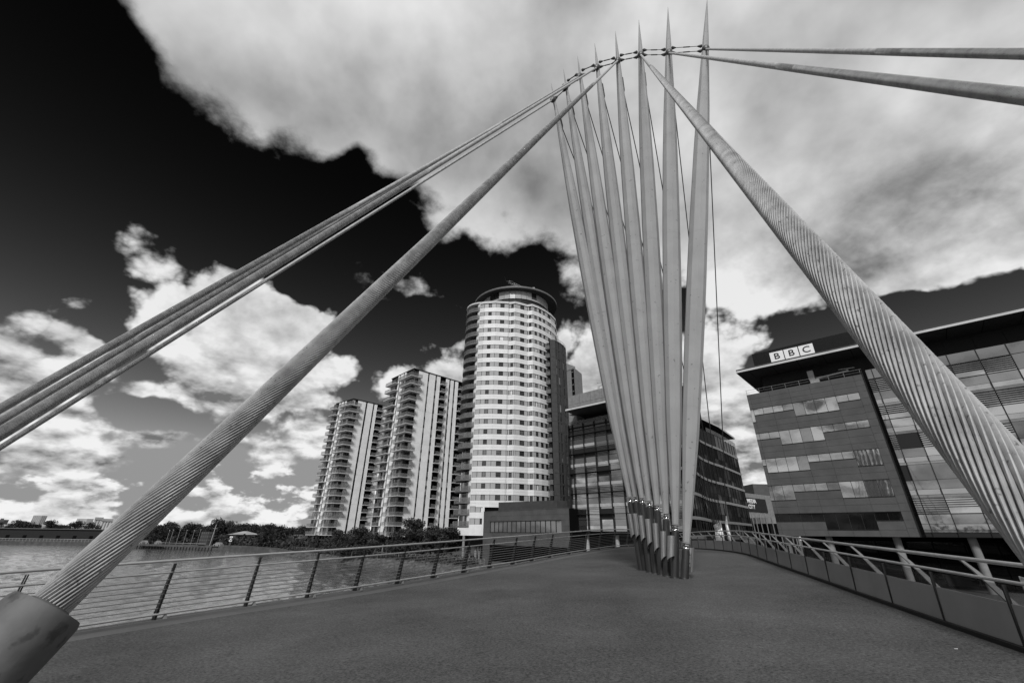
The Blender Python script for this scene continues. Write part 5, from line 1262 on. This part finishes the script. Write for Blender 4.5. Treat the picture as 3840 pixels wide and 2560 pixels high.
for i, (x, yt, yb) in enumerate([(622, 2003, 2032), (636, 2001, 2032), (661, 2001, 2034), (687, 2002, 2035), (715, 2003, 2036), (738, 2000, 2037)]):
    p = at_az(az_(x, yb), 248, ZQ); th = thing('flag_pole', '%s thin pole counted from the left, on the far quay' % pn[i], 'pole', p, 'thin poles on the far quay')
    b = MB(); b.tube([p, Vector((p.x, p.y, zt_(x, yt, 248)+1.5))], .06, 5); b.build('shaft', M_far, th); b = MB(); b.tube([Vector((p.x, p.y, zt_(x, yt, 248)+1.5)), Vector((p.x, p.y, zt_(x, yt, 248)+1.8))], .2, 6); b.build('cap', M_far, th)
p = at_az(az_(787, 2040), 236, ZQ); q = at_az(az_(812, 1965), 236, zt_(812, 1965, 236)); th = thing('mast_pole', 'tall slanting pole standing beside the square brick building', 'pole', p)
b = MB(); b.tube([p, q], .15, 5); b.build('shaft', M_far, th); b = MB(); b.tube([p.lerp(q, .8)+Vector((-1, 0, 0)), p.lerp(q, .8)+Vector((1, 0, 0))], .07, 4); b.build('crossbar', M_far, th)
# old timber jetty in front of the far shore
jt = thing('jetty', 'long dark old timber jetty standing in the water before the far shore', 'jetty', at_az(-33, 232, ZW))
fc = Face(at_az(az_(470, 2050), 268), at_az(az_(790, 2060), 226)); b = MB(); fc.mb(b, 0, fc.len, -3, 0, ZQ-.6, ZQ-.1); b.build('platform', M_wall, jt)
for i in range(30): b = MB(); b.tube([fc.p(fc.len*i/29, -.3, ZW-.4), fc.p(fc.len*i/29, -.3, ZQ-.5)], .22, 6); b.build('pile', M_dark, jt)
b = MB(); fc.mb(b, 20, fc.len-4, -.4, -.3, ZQ+.75, ZQ+.85); b.build('handrail', M_far, jt)
rb = random.Random(8)
for i in range(4):
    t = rb.random(); p = fc.p(fc.len*t, -1.5-rb.random()*3, ZQ-.05)
    th = thing('parked_car', 'pale parked car on the far quay, one of a scattered row of tiny cars', 'car', p, 'tiny pale cars on the far quay')
    b = MB(); b.hexa([p+fc.e*-2, p+fc.e*2, p+fc.e*2+fc.n*-1.7, p+fc.e*-2+fc.n*-1.7], [v+Vector((0, 0, .8)) for v in (p+fc.e*-1.9, p+fc.e*1.9, p+fc.e*1.9+fc.n*-1.7, p+fc.e*-1.9+fc.n*-1.7)]); b.hexa([v+Vector((0, 0, .8)) for v in (p+fc.e*-1.2, p+fc.e*1.3, p+fc.e*1.3+fc.n*-1.6, p+fc.e*-1.2+fc.n*-1.6)], [v+Vector((0, 0, 1.4)) for v in (p+fc.e*-.8, p+fc.e*.8, p+fc.e*.8+fc.n*-1.5, p+fc.e*-.8+fc.n*-1.5)]); b.build('body', M_conc, th)
    b = MB(); 
    for s in (-1.2, 1.2): b.tube([p+fc.e*s+fc.n*.03+Vector((0, 0, .3)), p+fc.e*s+fc.n*-.2+Vector((0, 0, .3))], .3, 8)
    b.build('wheel', M_dark, th)

# quay wall and railing below the right office block
qw = thing('quay_railing', 'dark railing on the stone quay edge under the right office block', 'railing', at_az(52, 43, ZQ))
pp_ = [at_az(a, D+.5, ZQ) for a, D in SH if 22 <= a <= 70]
for h in (.4, .75, 1.1):
    b = MB(); b.tube([p+Vector((0, 0, h)) for p in pp_], .03, 5); b.build('rail', M_grey, qw)
tot = resample(pp_, 1.8)
for p in tot: b = MB(); b.tube([p, p+Vector((0, 0, 1.12))], .04, 5); b.build('post', M_grey, qw)
b = MB()
for a, c in zip(pp_, pp_[1:]): f_ = Face(a, c); f_.mb(b, 0, f_.len, -.6, .3, ZQ, ZQ+.18)
b.build('coping_stone', M_conc, qw)
